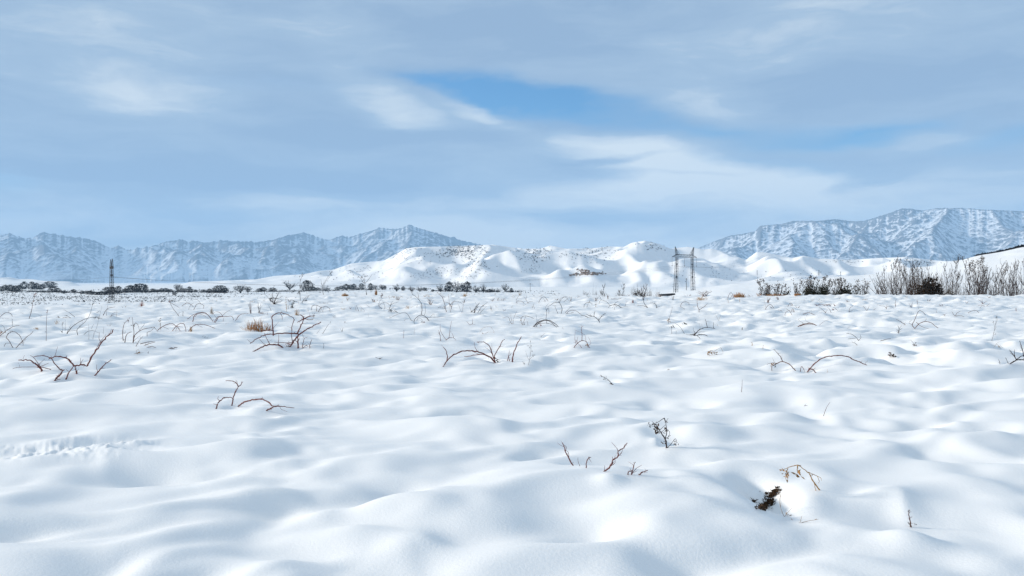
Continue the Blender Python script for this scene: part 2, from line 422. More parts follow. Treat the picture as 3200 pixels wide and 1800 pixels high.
# ------------------------------------------------------------------ sky, sun, camera, haze
SUN_EL, SUN_AZ = 17.0, -80.0        # degrees; azimuth from +Y towards +X: low, from the left
SKY_STRENGTH = .1
def build_sky():
    w = bpy.data.worlds.new('World'); scene.world = w; w.use_nodes = True
    nt = w.node_tree; nt.nodes.clear(); L = nt.links.new
    out = N(nt, 'ShaderNodeOutputWorld'); bg = N(nt, 'ShaderNodeBackground', Strength=SKY_STRENGTH)
    L(bg.outputs[0], out.inputs[0])
    sky = N(nt, 'ShaderNodeTexSky', sky_type='NISHITA', sun_disc=False)
    sky.sun_elevation = R(SUN_EL); sky.sun_rotation = R(SUN_AZ)
    sky.altitude = 800; sky.air_density = 1.0; sky.dust_density = .6; sky.ozone_density = 2.0
    tc = N(nt, 'ShaderNodeTexCoord')
    sep = N(nt, 'ShaderNodeSeparateXYZ'); L(tc.outputs['Generated'], sep.inputs[0])
    def math_(op, a, b=None, clamp=False):
        n = N(nt, 'ShaderNodeMath', operation=op); n.use_clamp = clamp
        for i, v in enumerate((a, b)):
            if v is None: continue
            if isinstance(v, (int, float)): n.inputs[i].default_value = v
            else: L(v, n.inputs[i])
        return n.outputs[0]
    az = math_('ARCTAN2', sep.outputs['X'], sep.outputs['Y'])
    el = math_('ARCSINE', sep.outputs['Z'])
    p = N(nt, 'ShaderNodeCombineXYZ'); L(az, p.inputs[0]); L(el, p.inputs[1])
    # wind-drawn warp of the cloud deck
    wn = N(nt, 'ShaderNodeTexNoise', Scale=5.0, Detail=6.0)
    ws = N(nt, 'ShaderNodeMapping'); ws.inputs['Scale'].default_value = (1, 3.2, 1); L(p.outputs[0], ws.inputs[0])
    L(ws.outputs[0], wn.inputs['Vector'])
    sub = N(nt, 'ShaderNodeVectorMath', operation='SUBTRACT'); sub.inputs[1].default_value = (.5, .5, .5); L(wn.outputs['Color'], sub.inputs[0])
    mul = N(nt, 'ShaderNodeVectorMath', operation='MULTIPLY'); mul.inputs[1].default_value = (.19, .06, 0); L(sub.outputs[0], mul.inputs[0])
    add = N(nt, 'ShaderNodeVectorMath', operation='ADD'); L(p.outputs[0], add.inputs[0]); L(mul.outputs[0], add.inputs[1])
    q = add.outputs[0]
    def blob(px, py, wx, wy, rot=0.0):
        """soft patch of the sky around one direction (0..1)"""
        a = math.atan((px - 1600) / F); e = math.atan(ray(px, py)[1] * math.cos(a))
        mp = N(nt, 'ShaderNodeMapping', vector_type='TEXTURE')
        mp.inputs['Location'].default_value = (a, e, 0); mp.inputs['Rotation'].default_value = (0, 0, R(rot))
        mp.inputs['Scale'].default_value = (wx / F, wy / F, 1)
        L(q, mp.inputs[0])
        g = N(nt, 'ShaderNodeTexGradient', gradient_type='SPHERICAL'); L(mp.outputs[0], g.inputs[0])
        mr = N(nt, 'ShaderNodeMapRange', interpolation_type='SMOOTHSTEP'); L(g.outputs[1], mr.inputs[0])
        return mr.outputs[0]
    def noise(scale, sx, sy, rot=0, detail=6.0, rough=.55, off=0):
        mp = N(nt, 'ShaderNodeMapping'); mp.inputs['Scale'].default_value = (sx, sy, 1); mp.inputs['Rotation'].default_value = (0, 0, R(rot))
        mp.inputs['Location'].default_value = (off, off * .7, 0)
        L(q, mp.inputs[0])
        n = N(nt, 'ShaderNodeTexNoise', Scale=scale, Detail=detail, Roughness=rough); L(mp.outputs[0], n.inputs['Vector'])
        return n.outputs['Fac']
    def total(items):
        s = 0.0
        for k, o in items:
            s = math_('ADD', math_('MULTIPLY', o, k), s)
        return s
    streak = noise(3.0, 1, 5.5, -6, 7, .6, 3.1)
    wisps = noise(9.0, 1, 5.0, -14, 6, .62, 7.7)
    soft = noise(2.2, 1, 2.0, 0, 3, .5, 1.3)
    # thickness of the cloud veil: 0 = open blue, 1 = full veil
    gaps = [(1.0, blob(1560, 288, 390, 70, -8)), (.8, blob(1820, 340, 460, 85, -3)), (.6, blob(2280, 395, 480, 65, -6)), (.65, blob(2700, 415, 400, 50, 2)),
            (.5, blob(3150, 440, 330, 70, 0)), (.45, blob(1330, 245, 260, 40, -12)), (.35, blob(2450, 500, 420, 60, -8)), (.35, blob(60, 585, 260, 60, 0)), (.2, blob(900, 250, 500, 60, 0))]
    whites = [(.55, blob(450, 265, 420, 100, 0)), (.6, blob(1200, 300, 260, 95, -22)), (.45, blob(1480, 340, 240, 40, -18)), (.85, blob(1990, 470, 540, 90, -7)),
              (.8, blob(2350, 560, 640, 80, -5)), (.45, blob(1900, 590, 420, 70, 6)), (.45, blob(2230, 300, 420, 80, -4)), (.35, blob(2850, 455, 260, 36, -4)),
              (.45, blob(2560, 555, 190, 60, 12)), (.35, blob(3100, 590, 420, 110, 0)), (.3, blob(850, 640, 420, 60, 0)), (.25, blob(150, 660, 500, 110, 0)), (.3, blob(600, 120, 900, 160, 0)),
              (.3, blob(1400, 740, 500, 120, 0)), (.25, blob(2500, 120, 700, 160, 0)), (.75, blob(1700, 860, 3400, 300, 0)), (.4, blob(2250, 620, 700, 90, -3)), (.3, blob(1300, 640, 900, 90, 0)), (.3, blob(2600, 650, 900, 90, 0))]
    greys = [(.55, blob(1880, 492, 300, 26, 3)), (.4, blob(2150, 530, 260, 24, -2)), (.45, blob(700, 570, 900, 90, 0)), (.3, blob(1500, 120, 700, 130, 0)), (.3, blob(2900, 200, 700, 140, 0)),
             (.2, blob(1750, 690, 600, 60, 0)), (.3, blob(1200, 420, 700, 60, 0))]
    gap = math_('ADD', total(gaps), math_('MULTIPLY', math_('SUBTRACT', wisps, .5), 1.3))
    gmask = math_('MULTIPLY', math_('MINIMUM', math_('MAXIMUM', gap, 0.0), 1.0), math_('MINIMUM', math_('MULTIPLY', total(gaps), 1.5), 1.0), True)
    wm = math_('ADD', math_('ADD', total(whites), math_('MULTIPLY', math_('SUBTRACT', streak, .5), 1.2)), math_('MULTIPLY', math_('SUBTRACT', wisps, .5), .8))
    wm = math_('ADD', wm, math_('MULTIPLY', math_('SUBTRACT', soft, .5), .5))
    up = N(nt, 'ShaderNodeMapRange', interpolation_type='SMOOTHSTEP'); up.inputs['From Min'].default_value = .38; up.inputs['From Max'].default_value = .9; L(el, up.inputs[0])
    wm = math_('ADD', wm, math_('MULTIPLY', up.outputs[0], .38))      # whiter veil added overhead, out of view, to lift the snow's fill light
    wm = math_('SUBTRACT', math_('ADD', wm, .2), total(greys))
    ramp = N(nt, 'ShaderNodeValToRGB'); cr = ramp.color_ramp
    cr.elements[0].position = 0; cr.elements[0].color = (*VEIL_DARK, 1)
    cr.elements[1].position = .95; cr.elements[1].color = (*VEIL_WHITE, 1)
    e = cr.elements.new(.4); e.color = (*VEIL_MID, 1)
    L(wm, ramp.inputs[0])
    veil = N(nt, 'ShaderNodeVectorMath', operation='SCALE'); veil.inputs['Scale'].default_value = 1 / SKY_STRENGTH
    L(ramp.outputs[0], veil.inputs[0])
    tint = N(nt, 'ShaderNodeVectorMath', operation='MULTIPLY'); tint.inputs[1].default_value = GAP_TINT
    L(sky.outputs[0], tint.inputs[0])
    mx = N(nt, 'ShaderNodeMix', data_type='RGBA')
    L(gmask, mx.inputs[0]); L(veil.outputs[0], mx.inputs[6]); L(tint.outputs[0], mx.inputs[7])
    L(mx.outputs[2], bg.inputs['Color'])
VEIL_DARK = (.258, .368, .525)
VEIL_MID = (.340, .452, .588)
VEIL_WHITE = (.71, .76, .78)
GAP_TINT = (.45, .98, 1.35)

def build_light():
    d = bpy.data.lights.new('sun', 'SUN'); d.energy = SUN_E; d.angle = R(7.0); d.color = (1.0, .90, .77)
    o = bpy.data.objects.new('sun', d); col.objects.link(o)
    a, e = R(SUN_AZ), R(SUN_EL)
    to = Vector((math.sin(a) * math.cos(e), math.cos(a) * math.cos(e), math.sin(e)))
    o.rotation_euler = to.to_track_quat('Z', 'Y').to_euler()
    o.location = (0, -5, 30)
SUN_E = 4.8

def build_haze():
    m = bpy.data.materials.new('haze'); m.use_nodes = True
    nt = m.node_tree; nt.nodes.clear()
    out = N(nt, 'ShaderNodeOutputMaterial'); v = N(nt, 'ShaderNodeVolumePrincipled')
    v.inputs['Color'].default_value = HAZE_COL
    v.inputs['Density'].default_value = HAZE_D
    nt.links.new(v.outputs[0], out.inputs['Volume'])
    s = 23500; z0, z1 = -60, 1800
    vs = [(x, y, z) for z in (z0, z1) for y in (-s, s) for x in (-s, s)]
    fs = [(0, 2, 3, 1), (4, 5, 7, 6), (0, 1, 5, 4), (2, 6, 7, 3), (0, 4, 6, 2), (1, 3, 7, 5)]
    o = mesh_obj('haze', vs, fs, m)
    tag(o, 'thin blue winter haze over the distant mountains', kind='stuff')
HAZE_COL = (.385, .622, .885, 1)
HAZE_D = 4.9e-5

def build_camera():
    c = bpy.data.cameras.new('camera'); c.sensor_width = 36; c.lens = F / 3200 * 36
    c.clip_start = .05; c.clip_end = 60000
    o = bpy.data.objects.new('camera', c); col.objects.link(o)
    o.location = (0, 0, CAM_H); o.rotation_euler = (math.pi / 2 - PITCH, 0, 0)
    scene.camera = o
    scene.cycles.volume_bounces = 1
    scene.view_settings.view_transform = 'Standard'; scene.view_settings.look = 'None'
    scene.view_settings.exposure = EXPOSURE; scene.view_settings.gamma = 1
EXPOSURE = 0.2
import time as _t
_t0 = _t.time()
build_ground(); print('ground', _t.time() - _t0)
build_relief(); print('relief', _t.time() - _t0)
build_sky(); build_light(); build_camera(); build_haze()
# ------------------------------------------------------------------ plants: builders
class MB:
    def __init__(s): s.v = []; s.f = []; s.m = []
    def tube(s, pts, rad, sides=5, mat=0):
        n = len(pts); b = len(s.v); up = Vector((.3, .2, 1)).normalized()
        for i, p in enumerate(pts):
            d = (pts[min(i + 1, n - 1)] - pts[max(i - 1, 0)])
            d = d.normalized() if d.length > 1e-9 else Vector((0, 0, 1))
            a = d.cross(up)
            if a.length < .05: a = d.cross(Vector((1, 0, 0)))
            a.normalize(); c = d.cross(a)
            for k in range(sides):
                t = 2 * math.pi * k / sides
                s.v.append(p + (a * math.cos(t) + c * math.sin(t)) * rad[i])
        for i in range(n - 1):
            for k in range(sides):
                k2 = (k + 1) % sides
                s.f.append((b + i * sides + k, b + i * sides + k2, b + (i + 1) * sides + k2, b + (i + 1) * sides + k)); s.m.append(mat)
        s.f.append(tuple(b + (n - 1) * sides + k for k in range(sides))); s.m.append(mat)
        s.f.append(tuple(b + k for k in reversed(range(sides)))); s.m.append(mat)
    def leaf(s, p, L, W=None, d=None, mat=0):
        W = W or L * .45
        d = d or Vector((random.gauss(0, 1), random.gauss(0, 1), random.gauss(-.2, .8)))
        d = d.normalized(); a = d.cross(Vector((random.gauss(0, 1), random.gauss(0, 1), random.gauss(0, 1))))
        a = a.normalized() if a.length > 1e-6 else Vector((1, 0, 0)); c = d.cross(a)
        b = len(s.v)
        s.v += [p, p + d * L * .5 + a * W * .5 + c * W * .2, p + d * L + c * L * .15, p + d * L * .5 - a * W * .5 + c * W * .2, p + d * L * .5 - c * W * .1]
        s.f += [(b, b + 1, b + 4), (b + 1, b + 2, b + 4), (b + 2, b + 3, b + 4), (b + 3, b, b + 4)]; s.m += [mat] * 4
    def blob(s, p, r, mat=0, squash=1.0):
        b = len(s.v); n, m = 4, 6
        s.v.append(p + Vector((0, 0, r * squash)))
        for i in range(1, n):
            t = math.pi * i / n
            for k in range(m):
                q = 2 * math.pi * k / m + i
                rr = r * random.uniform(.75, 1.2)
                s.v.append(p + Vector((rr * math.sin(t) * math.cos(q), rr * math.sin(t) * math.sin(q), rr * squash * math.cos(t))))
        s.v.append(p - Vector((0, 0, r * squash)))
        for k in range(m):
            s.f.append((b, b + 1 + k, b + 1 + (k + 1) % m)); s.m.append(mat)
            for i in range(n - 2):
                o = b + 1 + i * m
                s.f.append((o + k, o + m + k, o + m + (k + 1) % m, o + (k + 1) % m)); s.m.append(mat)
            o = b + 1 + (n - 2) * m
            s.f.append((o + (k + 1) % m, o + k, len(s.v) - 1)); s.m.append(mat)
    def build(s, name, mats, parent=None, origin=None, smooth=True):
        o = origin or Vector((0, 0, 0))
        return mesh_obj(name, [tuple(v - o) for v in s.v], s.f, mats, parent, smooth, s.m)

def spline(pts, sub):
    """Catmull-Rom through the points"""
    if len(pts) < 3: 
        return [pts[0].lerp(pts[-1], i / sub) for i in range(sub + 1)]
    P = [pts[0] * 2 - pts[1]] + list(pts) + [pts[-1] * 2 - pts[-2]]
    out = []
    for i in range(1, len(P) - 2):
        a, b, c, d = P[i - 1], P[i], P[i + 1], P[i + 2]
        for k in range(sub):
            t = k / sub
            out.append(.5 * ((2 * b) + (c - a) * t + (2 * a - 5 * b + 4 * c - d) * t * t + (3 * b - a - 3 * c + d) * t**3))
    out.append(P[-2]); return out

M = {
 'red': plain('red_brown_cane', (.22, .06, .045), (.12, .045, .04), 40),
 'brown': plain('brown_cane', (.17, .08, .06), (.10, .055, .045), 40),
 'dark': plain('dark_cane', (.06, .036, .034), (.035, .026, .026), 40),
 'grey': plain('grey_twig', (.16, .13, .12), (.09, .075, .07), 40),
 'pale': plain('pale_stalk', (.42, .33, .24), (.3, .22, .17), 40),
 'straw': plain('dry_straw', (.50, .31, .13), (.34, .17, .06), 30),
 'orange': plain('orange_straw', (.46, .20, .05), (.30, .11, .03), 30),
 'leaf': plain('dead_leaf', (.10, .05, .022), (.045, .03, .02), 60),
 'tan': plain('tan_leaf', (.42, .22, .08), (.25, .13, .05), 60),
 'redleaf': plain('red_leaf', (.32, .045, .02), (.18, .04, .02), 60),
 'soil': plain('bare_soil', (.05, .032, .02), (.025, .018, .014), 60),
 'twig': plain('sapling_bark', (.07, .046, .037), (.04, .028, .025), 6),
 'olive': plain('olive_foliage', (.055, .055, .028), (.03, .028, .018), 4),
 'darkleaf': plain('dark_foliage', (.028, .022, .018), (.014, .014, .014), 4),
 'hedge': plain('hedge_twigs', (.016, .015, .016), (.009, .009, .01), .5),
 'steel': plain('pylon_steel', (.045, .045, .05), (.03, .03, .033), 3, .6),
 'wire': plain('cable', (.05, .05, .055), (.03, .03, .035), 3, .6),
 'glass': plain('insulator', (.12, .10, .09), (.07, .06, .06), 5, .35),
 'bank': plain('bare_earth_bank', (.20, .13, .09), (.30, .21, .15), .05),
 'wall': plain('shed_wall', (.14, .13, .13), (.09, .085, .09), .6),
 'roof': plain('shed_roof', (.03, .03, .034), (.02, .02, .022), .6),
 'wood': plain('pole_wood', (.08, .065, .055), (.05, .04, .035), 2),
 'snowcap': M_SNOW,
}

def at(px, py, Y):
    ax, az = ray(px, py); return Vector((ax * Y, Y, CAM_H + az * Y))

ZO = {'A': (0, 900, 3.22), 'B': (800, 900, 3.22), 'C': (1600, 900, 3.22), 'D': (2400, 900, 3.22), 'E': (1600, 1250, 3.22), 'G': (2200, 1350, 3.22),
      'a1': (0, 840, 6.44), 'a2': (400, 840, 6.44), 'a3': (800, 840, 6.44), 'a4': (1200, 840, 6.44), 'a5': (1600, 840, 6.44), 'a6': (2000, 760, 6.44),
      'a7': (2350, 740, 5.724), 'a8': (2750, 740, 5.724)}
LAND = []          # (short name, x, y) of plants already described

def plant(zone, name, label, cat, strokes, mat='red', leaves=(), group=None, part='cane', short=None, thorns=True):
    """strokes: (mode, width in photo px, [points]); mode r = rooted at its first point, e = both ends in the snow, b = branch"""
    ox, oy, sc = ZO[zone]
    known = []           # (px, py, depth)
    built = []
    root = None; per = []
    for mode, w, pts in strokes:
        P = [(ox + x / sc, oy + y / sc) for x, y in pts]
        n = len(P)
        if mode in 're':
            g = ground(*P[0])
            if known and g is not None:
                kd = min(known, key=lambda q: (q[0] - P[0][0])**2 + (q[1] - P[0][1])**2)[2]
                g0 = g.y if abs(g.y - kd) < kd * .25 else kd
            else:
                g0 = g.y if g is not None else 60.0
        else:
            g0 = min(known, key=lambda q: (q[0] - P[0][0])**2 + (q[1] - P[0][1])**2)[2]
        L = sum(math.dist(P[i], P[i + 1]) for i in range(n - 1)) * g0 / F
        if mode == 'e':
            g = ground(*P[-1]); g1 = g.y if g is not None else g0
            g1 = max(g0 - L * .7, min(g0 + L * .7, g1))
        else:
            g1 = g0 + random.uniform(-.3, .3) * L
        wob = random.uniform(-.08, .08) * L
        q = []
        for i, (x, y) in enumerate(P):
            t = i / max(1, n - 1)
            Y = g0 + (g1 - g0) * t + wob * math.sin(math.pi * t)
            q.append(at(x, y, Y)); known.append((x, y, Y))
        if root is None: root = q[0].copy()
        rad = w * g0 / F * .5 * (1.0 if zone in 'EG' else (.85 if zone in 'AB' and w >= 4 else .74))
        pts3 = spline(q, 4)
        m = len(pts3); rads = []
        for i in range(m):
            t = i / (m - 1)
            r = rad * (1 - (.30 if mode == 'e' else .55) * t) * (1.0 + (.35 if i % 3 == 0 else 0) * random.random())
            rads.append(r)
            pts3[i] = pts3[i] + Vector((random.gauss(0, .35), random.gauss(0, .35), random.gauss(0, .35))) * rad
        if mode in 're':
            pts3.insert(0, pts3[0] + Vector((0, 0, -.06 - 4 * rad))); rads.insert(0, rad)
        if mode == 'e':
            pts3.append(pts3[-1] + Vector((0, 0, -.06 - 4 * rad))); rads.append(rads[-1])
        b = MB(); b.tube(pts3, rads, 6 if w > 3 else 5)
        if thorns and w >= 2.2:
            for i in range(2, len(pts3) - 1, 2):
                if random.random() < .75:
                    d = Vector((random.gauss(0, 1), random.gauss(0, .6), random.gauss(.3, 1))).normalized()
                    l = rads[i] * random.uniform(2.2, 4.5)
                    b.tube([pts3[i], pts3[i] + d * l * .5, pts3[i] + d * l], [rads[i] * .5, rads[i] * .3, rads[i] * .06], 4)
        if thorns and w >= 2.2:
            for _ in range(random.randint(1, 3)):
                i = random.randint(2, len(pts3) - 2); l = min(.35 * L, rads[i] * random.uniform(8, 22))
                d = Vector((random.gauss(0, .8), random.gauss(0, .6), random.gauss(.5, .6))).normalized()
                e1 = pts3[i] + d * l * .5; e2 = e1 + (d + Vector((random.gauss(0, .4), random.gauss(0, .4), .2))) * l * .5
                b.tube([pts3[i], e1, e2], [rads[i] * .45, rads[i] * .34, rads[i] * .18], 4)
        per.append(b)
    o = empty(name, root)
    for b in per: b.build(part, M[mat], o, root)
    for lx, ly, size, lm in leaves:
        x, y = ox + lx / sc, oy + ly / sc
        Y = min(known, key=lambda q: (q[0] - x)**2 + (q[1] - y)**2)[2]
        p = at(x, y, Y); s_ = size / sc * Y / F
        b = MB()
        for _ in range(7):
            b.leaf(p + Vector((random.gauss(0, .35), random.gauss(0, .35), random.gauss(0, .35))) * s_, s_ * random.uniform(.7, 1.3), s_ * .5)
        b.build('leaves', M[lm], o, root)
    tag(o, label, cat, group)
    LAND.append((short or label, root.x, root.y))
    return o
# ------------------------------------------------------------------ plants drawn one by one
BR = 'brambles poking through the snow'
def build_plants():
    B, W = 'bramble', 'dead weed'
    plant('A', 'bramble', 'large red-brown bramble with one long straight cane slanting up beside low arching canes', B, [
        ('r', 5, [(665,915),(700,840),(745,785)]), ('b', 6, [(745,785),(830,770),(880,788)]), ('b', 6, [(880,788),(930,680),(1000,580),(1050,510),(1110,465),(1140,415)]),
        ('b', 6, [(745,785),(690,720),(620,695),(555,690),(485,715)]), ('r', 5, [(778,860),(765,825),(750,785)]),
        ('r', 6.5, [(430,835),(390,790),(340,755),(280,725),(190,728)]), ('r', 4.5, [(630,830),(600,815),(560,770),(510,705),(420,680),(340,690)]),
        ('b', 3, [(430,830),(385,760),(345,705),(305,675)]), ('b', 3, [(510,820),(430,800),(340,795),(200,797),(125,812)]),
        ('r', 7, [(555,930),(600,870),(648,820)]), ('r', 5, [(955,880),(1000,830),(1050,775),(1120,720)]),
        ('b', 2, [(550,690),(565,640),(580,590)]), ('b', 2, [(810,770),(812,700)])], 'red', (), BR, short='the bramble with the long slanting cane')
    plant('A', 'bramble', 'red-brown bramble with a curled upright shoot and a separate low arch beside it', B, [
        ('r', 5, [(2335,1180),(2345,1110),(2365,1050),(2400,990)]), ('b', 4, [(2400,990),(2375,955),(2330,935),(2270,932)]), ('b', 4, [(2400,990),(2425,970),(2435,940)]),
        ('r', 5, [(2175,1215),(2195,1160),(2240,1115),(2300,1098),(2340,1110)]),
        ('e', 5, [(2395,1190),(2440,1155),(2500,1135),(2576,1122),(2640,1120),(2700,1150),(2745,1195),(2800,1255),(2865,1312)]),
        ('r', 5, [(2680,1232),(2740,1200),(2800,1190),(2860,1195),(2960,1210)])], 'red', ((2725,1300,26,'tan'),), BR, short='the curled-shoot bramble')
    plant('B', 'bramble', 'tall crossing bramble with many red side shoots next to the orange straw tuft', B, [
        ('r', 6, [(345,592),(380,530),(430,470),(490,430),(550,395),(610,365),(655,345)]), ('r', 6, [(425,602),(425,530),(418,460)]),
        ('b', 5, [(418,460),(440,400),(470,345),(485,310)]), ('b', 5, [(485,310),(465,280),(440,265)]), ('b', 4, [(485,310),(540,285),(595,278)]),
        ('b', 4, [(485,310),(450,325),(415,345)]), ('b', 3, [(485,310),(530,318),(580,315)]),
        ('b', 5, [(418,458),(340,455),(260,455),(180,462),(120,465),(60,485),(0,515),(-60,560)]),
        ('e', 5, [(272,600),(220,575),(140,570),(70,590),(0,625),(-60,660)]), ('b', 3, [(140,570),(110,510),(85,450)]),
        ('r', 4, [(172,428),(165,350),(162,290),(200,260),(245,250),(310,265),(370,295),(385,320)]), ('b', 4, [(172,425),(120,425),(50,430)]),
        ('b', 3, [(385,320),(360,390),(358,430)]), ('b', 2.5, [(245,250),(262,290),(265,320)]),
        ('r', 3, [(465,605),(475,550),(490,505),(515,500)]), ('r', 3, [(540,605),(545,560),(565,510)]), ('r', 2.5, [(475,602),(510,578),(525,602)])],
        'red', ((318,560,26,'redleaf'), (330,590,22,'leaf')), BR, short='the tall crossing bramble')
    plant('B', 'bramble', 'long low arching bramble with a red upright fork at its root end', B, [
        ('e', 5, [(2405,752),(2360,700),(2290,660),(2200,635),(2100,632),(2010,660),(1940,715),(1885,790)]),
        ('b', 4, [(2405,748),(2350,690),(2270,668),(2180,680),(2095,692)]), ('r', 4, [(2406,752),(2400,690),(2420,640),(2455,585),(2480,530),(2505,518)]),
        ('b', 4, [(2395,710),(2370,640),(2340,575),(2290,545),(2220,545)]), ('b', 4, [(1920,735),(1925,690),(1910,630),(1882,595)]),
        ('r', 3, [(2530,735),(2540,680),(2550,630)]), ('r', 3, [(2550,735),(2545,690),(2570,660)]), ('r', 5, [(2580,742),(2590,660),(2626,570),(2671,490)])],
        'red', ((2430,725,22,'olive'),), BR, short='the long low arching bramble')
    plant('C', 'weed_stalk', 'thin pale seeding weed standing just beyond the long low arching bramble', W, [
        ('r', 1.6, [(165,778),(180,700),(190,620),(188,522)]), ('b', 1.2, [(178,720),(210,685),(235,672)]), ('b', 1.2, [(168,722),(150,680),(135,630)]),
        ('r', 1.6, [(125,765),(112,750),(105,738)])], 'grey', [(190,540,9,'grey'),(193,580,10,'grey'),(180,600,10,'grey'),(200,632,10,'grey'),(205,682,10,'grey'),(222,672,9,'grey'),(162,580,9,'grey'),(118,755,14,'grey')],
        'dead weeds', 'stalk', 'the pale seeding weed')
    plant('C', 'bramble', 'small spiky bramble with a tall bare shoot on a bright snow bank', B, [
        ('e', 3, [(620,600),(660,555),(700,532),(745,540),(780,602)]), ('b', 2.5, [(703,531),(705,470),(700,400),(714,380)]), ('r', 2, [(702,602),(680,575),(655,555)]),
        ('b', 1.5, [(640,560),(632,500),(637,430)]), ('b', 1.5, [(770,575),(795,552),(765,490)]), ('b', 1.3, [(745,540),(730,470),(625,420)]), ('b', 1.3, [(655,556),(660,490)])],
        'red', ((748,580,22,'tan'), (650,530,12,'redleaf')), BR, short='the spiky bramble with a tall shoot')
    plant('C', 'bramble', 'bramble whose dark cane bends up and sideways with two upright spurs', B, [
        ('r', 3.5, [(1830,480),(1862,440),(1900,410),(1965,395),(2042,408)]), ('b', 2.5, [(1965,395),(1955,350),(1942,308)]), ('b', 2, [(2028,404),(2027,345)]),
        ('e', 3, [(1800,470),(1850,480),(1890,468),(1950,475),(1998,515)]), ('b', 2, [(1835,478),(1870,445),(1942,440)]), ('r', 2, [(1892,508),(1860,480),(1790,462)]),
        ('r', 1.5, [(1735,458),(1690,390),(1640,355),(1590,345)]), ('b', 1.3, [(1850,455),(1825,425),(1830,390)])], 'dark', ((1840,465,20,'leaf'),), BR, short='the bent dark bramble')
    plant('C', 'weed_stalk', 'pale thin seed stalks leaning over a bright snow hollow behind the bent dark bramble', W, [
        ('r', 1.5, [(1608,460),(1605,420),(1600,380)]), ('r', 1.5, [(1650,462),(1653,425)]), ('r', 1.6, [(1575,330),(1590,280),(1605,230),(1615,188)])], 'grey',
        ((1608,395,16,'olive'), (1578,320,22,'tan'), (1622,380,18,'olive'), (1740,355,26,'olive')), 'dead weeds', 'stalk', 'the pale stalks at the snow hollow')
    plant('C', 'bramble', 'dark forked bramble shaped like a wide Y with three twigs on one arm', B, [
        ('r', 3, [(880,347),(868,322),(820,285),(765,297)]), ('b', 2.5, [(765,297),(735,280),(692,272)]), ('b', 2.6, [(800,280),(768,272),(740,258)]), ('b', 2.6, [(874,325),(900,285),(942,252)]),
        ('b', 2.4, [(825,286),(827,260),(834,232)]), ('b', 1.6, [(895,292),(925,280)])], 'dark', (), BR, short='the wide Y-shaped bramble')
    plant('a5', 'bramble', 'dense rounded arch of several dark canes with a tall hooked shoot and a red leaf', B, [
        ('e', 3, [(430,1168),(480,1110),(560,1060),(680,1030),(780,1050),(870,1110),(930,1170),(970,1223)]), ('e', 2.6, [(480,1168),(520,1110),(600,1060),(690,1036),(790,1080),(880,1160),(950,1222)]),
        ('b', 2, [(520,1112),(600,1095),(700,1095),(790,1120),(870,1160),(935,1215)]), ('b', 1.9, [(680,1030),(690,940),(695,850),(670,760)]),
        ('b', 1.9, [(695,850),(715,795),(735,790),(742,850),(738,908)]), ('r', 1.4, [(488,1112),(503,1020),(480,908)]), ('b', 1.2, [(510,1060),(560,1010),(640,995)]), ('e', 2.2, [(445,1168),(520,1085),(620,1045),(700,1040)])],
        'dark', ((580,1125,34,'redleaf'), (860,1190,24,'tan')), BR, short='the dense dark arch')
    plant('a5', 'bramble', 'tall dark hoop of cane with a drooping branch behind the dense dark arch', B, [
        ('r', 2.3, [(990,903),(1005,800),(960,690),(900,675),(830,690),(780,730),(720,768)]), ('b', 1.8, [(957,688),(985,620),(1060,562),(1140,572)]), ('b', 1.3, [(940,662),(980,590),(1070,580)]),
        ('r', 1.6, [(922,894),(880,800),(860,750),(800,730)]), ('b', 1.2, [(690,752),(740,695)]), ('b', 1.2, [(1075,575),(1110,600),(1160,660)]), ('b', 1.2, [(1040,668),(1100,620),(1140,590)]), ('b', 1.2, [(865,745),(898,735)])], 'dark', (), BR, short='the tall dark hoop')
    plant('a5', 'bramble', 'low arched cane pair with a slanting stick just beside the tall dark hoop', B, [
        ('e', 1.8, [(1095,905),(1150,850),(1220,835),(1290,850),(1385,915)]), ('e', 1.5, [(1100,900),(1170,895),(1230,870)]), ('r', 1.8, [(1065,886),(1120,830),(1175,775)]), ('b', 1.3, [(1165,780),(1240,752)])], 'brown', (), BR, short='the low arched cane pair')
    plant('a5', 'bramble', 'sprawling spider-like dark bramble with short hanging twigs', B, [
        ('r', 2.4, [(2190,783),(2130,735),(2060,720),(1990,735),(1960,730),(1900,660),(1800,630)]), ('r', 1.4, [(1748,700),(1770,650),(1800,628)]), ('b', 1.4, [(1800,630),(1770,570),(1740,520)]),
        ('b', 1.6, [(2060,715),(2090,680),(2140,648)]), ('r', 1.5, [(1938,784),(1960,755),(1990,735)]), ('r', 1.2, [(2270,768),(2290,700),(2322,638)]), ('b', 1.5, [(2190,776),(2260,765),(2345,770)]),
        ('r', 1.3, [(2025,780),(2045,740),(2060,720)]), ('r', 1.3, [(2110,765),(2085,740),(2065,720)]), ('r', 1.2, [(2055,822),(2068,770),(2063,722)]), ('b', 1.2, [(2150,745),(2170,715),(2190,690)])], 'dark', (), BR, short='the spider-like bramble')
    plant('a5', 'bramble', 'thin dark bramble with a flat arched cane and a low spray of twigs on top', B, [
        ('e', 1.7, [(100,690),(90,655),(170,650),(220,668),(240,695)]), ('r', 1.3, [(80,640),(110,580),(150,520)]), ('r', 1.6, [(322,690),(290,640),(270,600)]), ('b', 1.3, [(318,690),(360,660),(420,655)]),
        ('b', 1, [(270,600),(240,560)]), ('b', 1, [(280,620),(300,540)])], 'brown', (), BR, short='the flat-arched thin bramble')
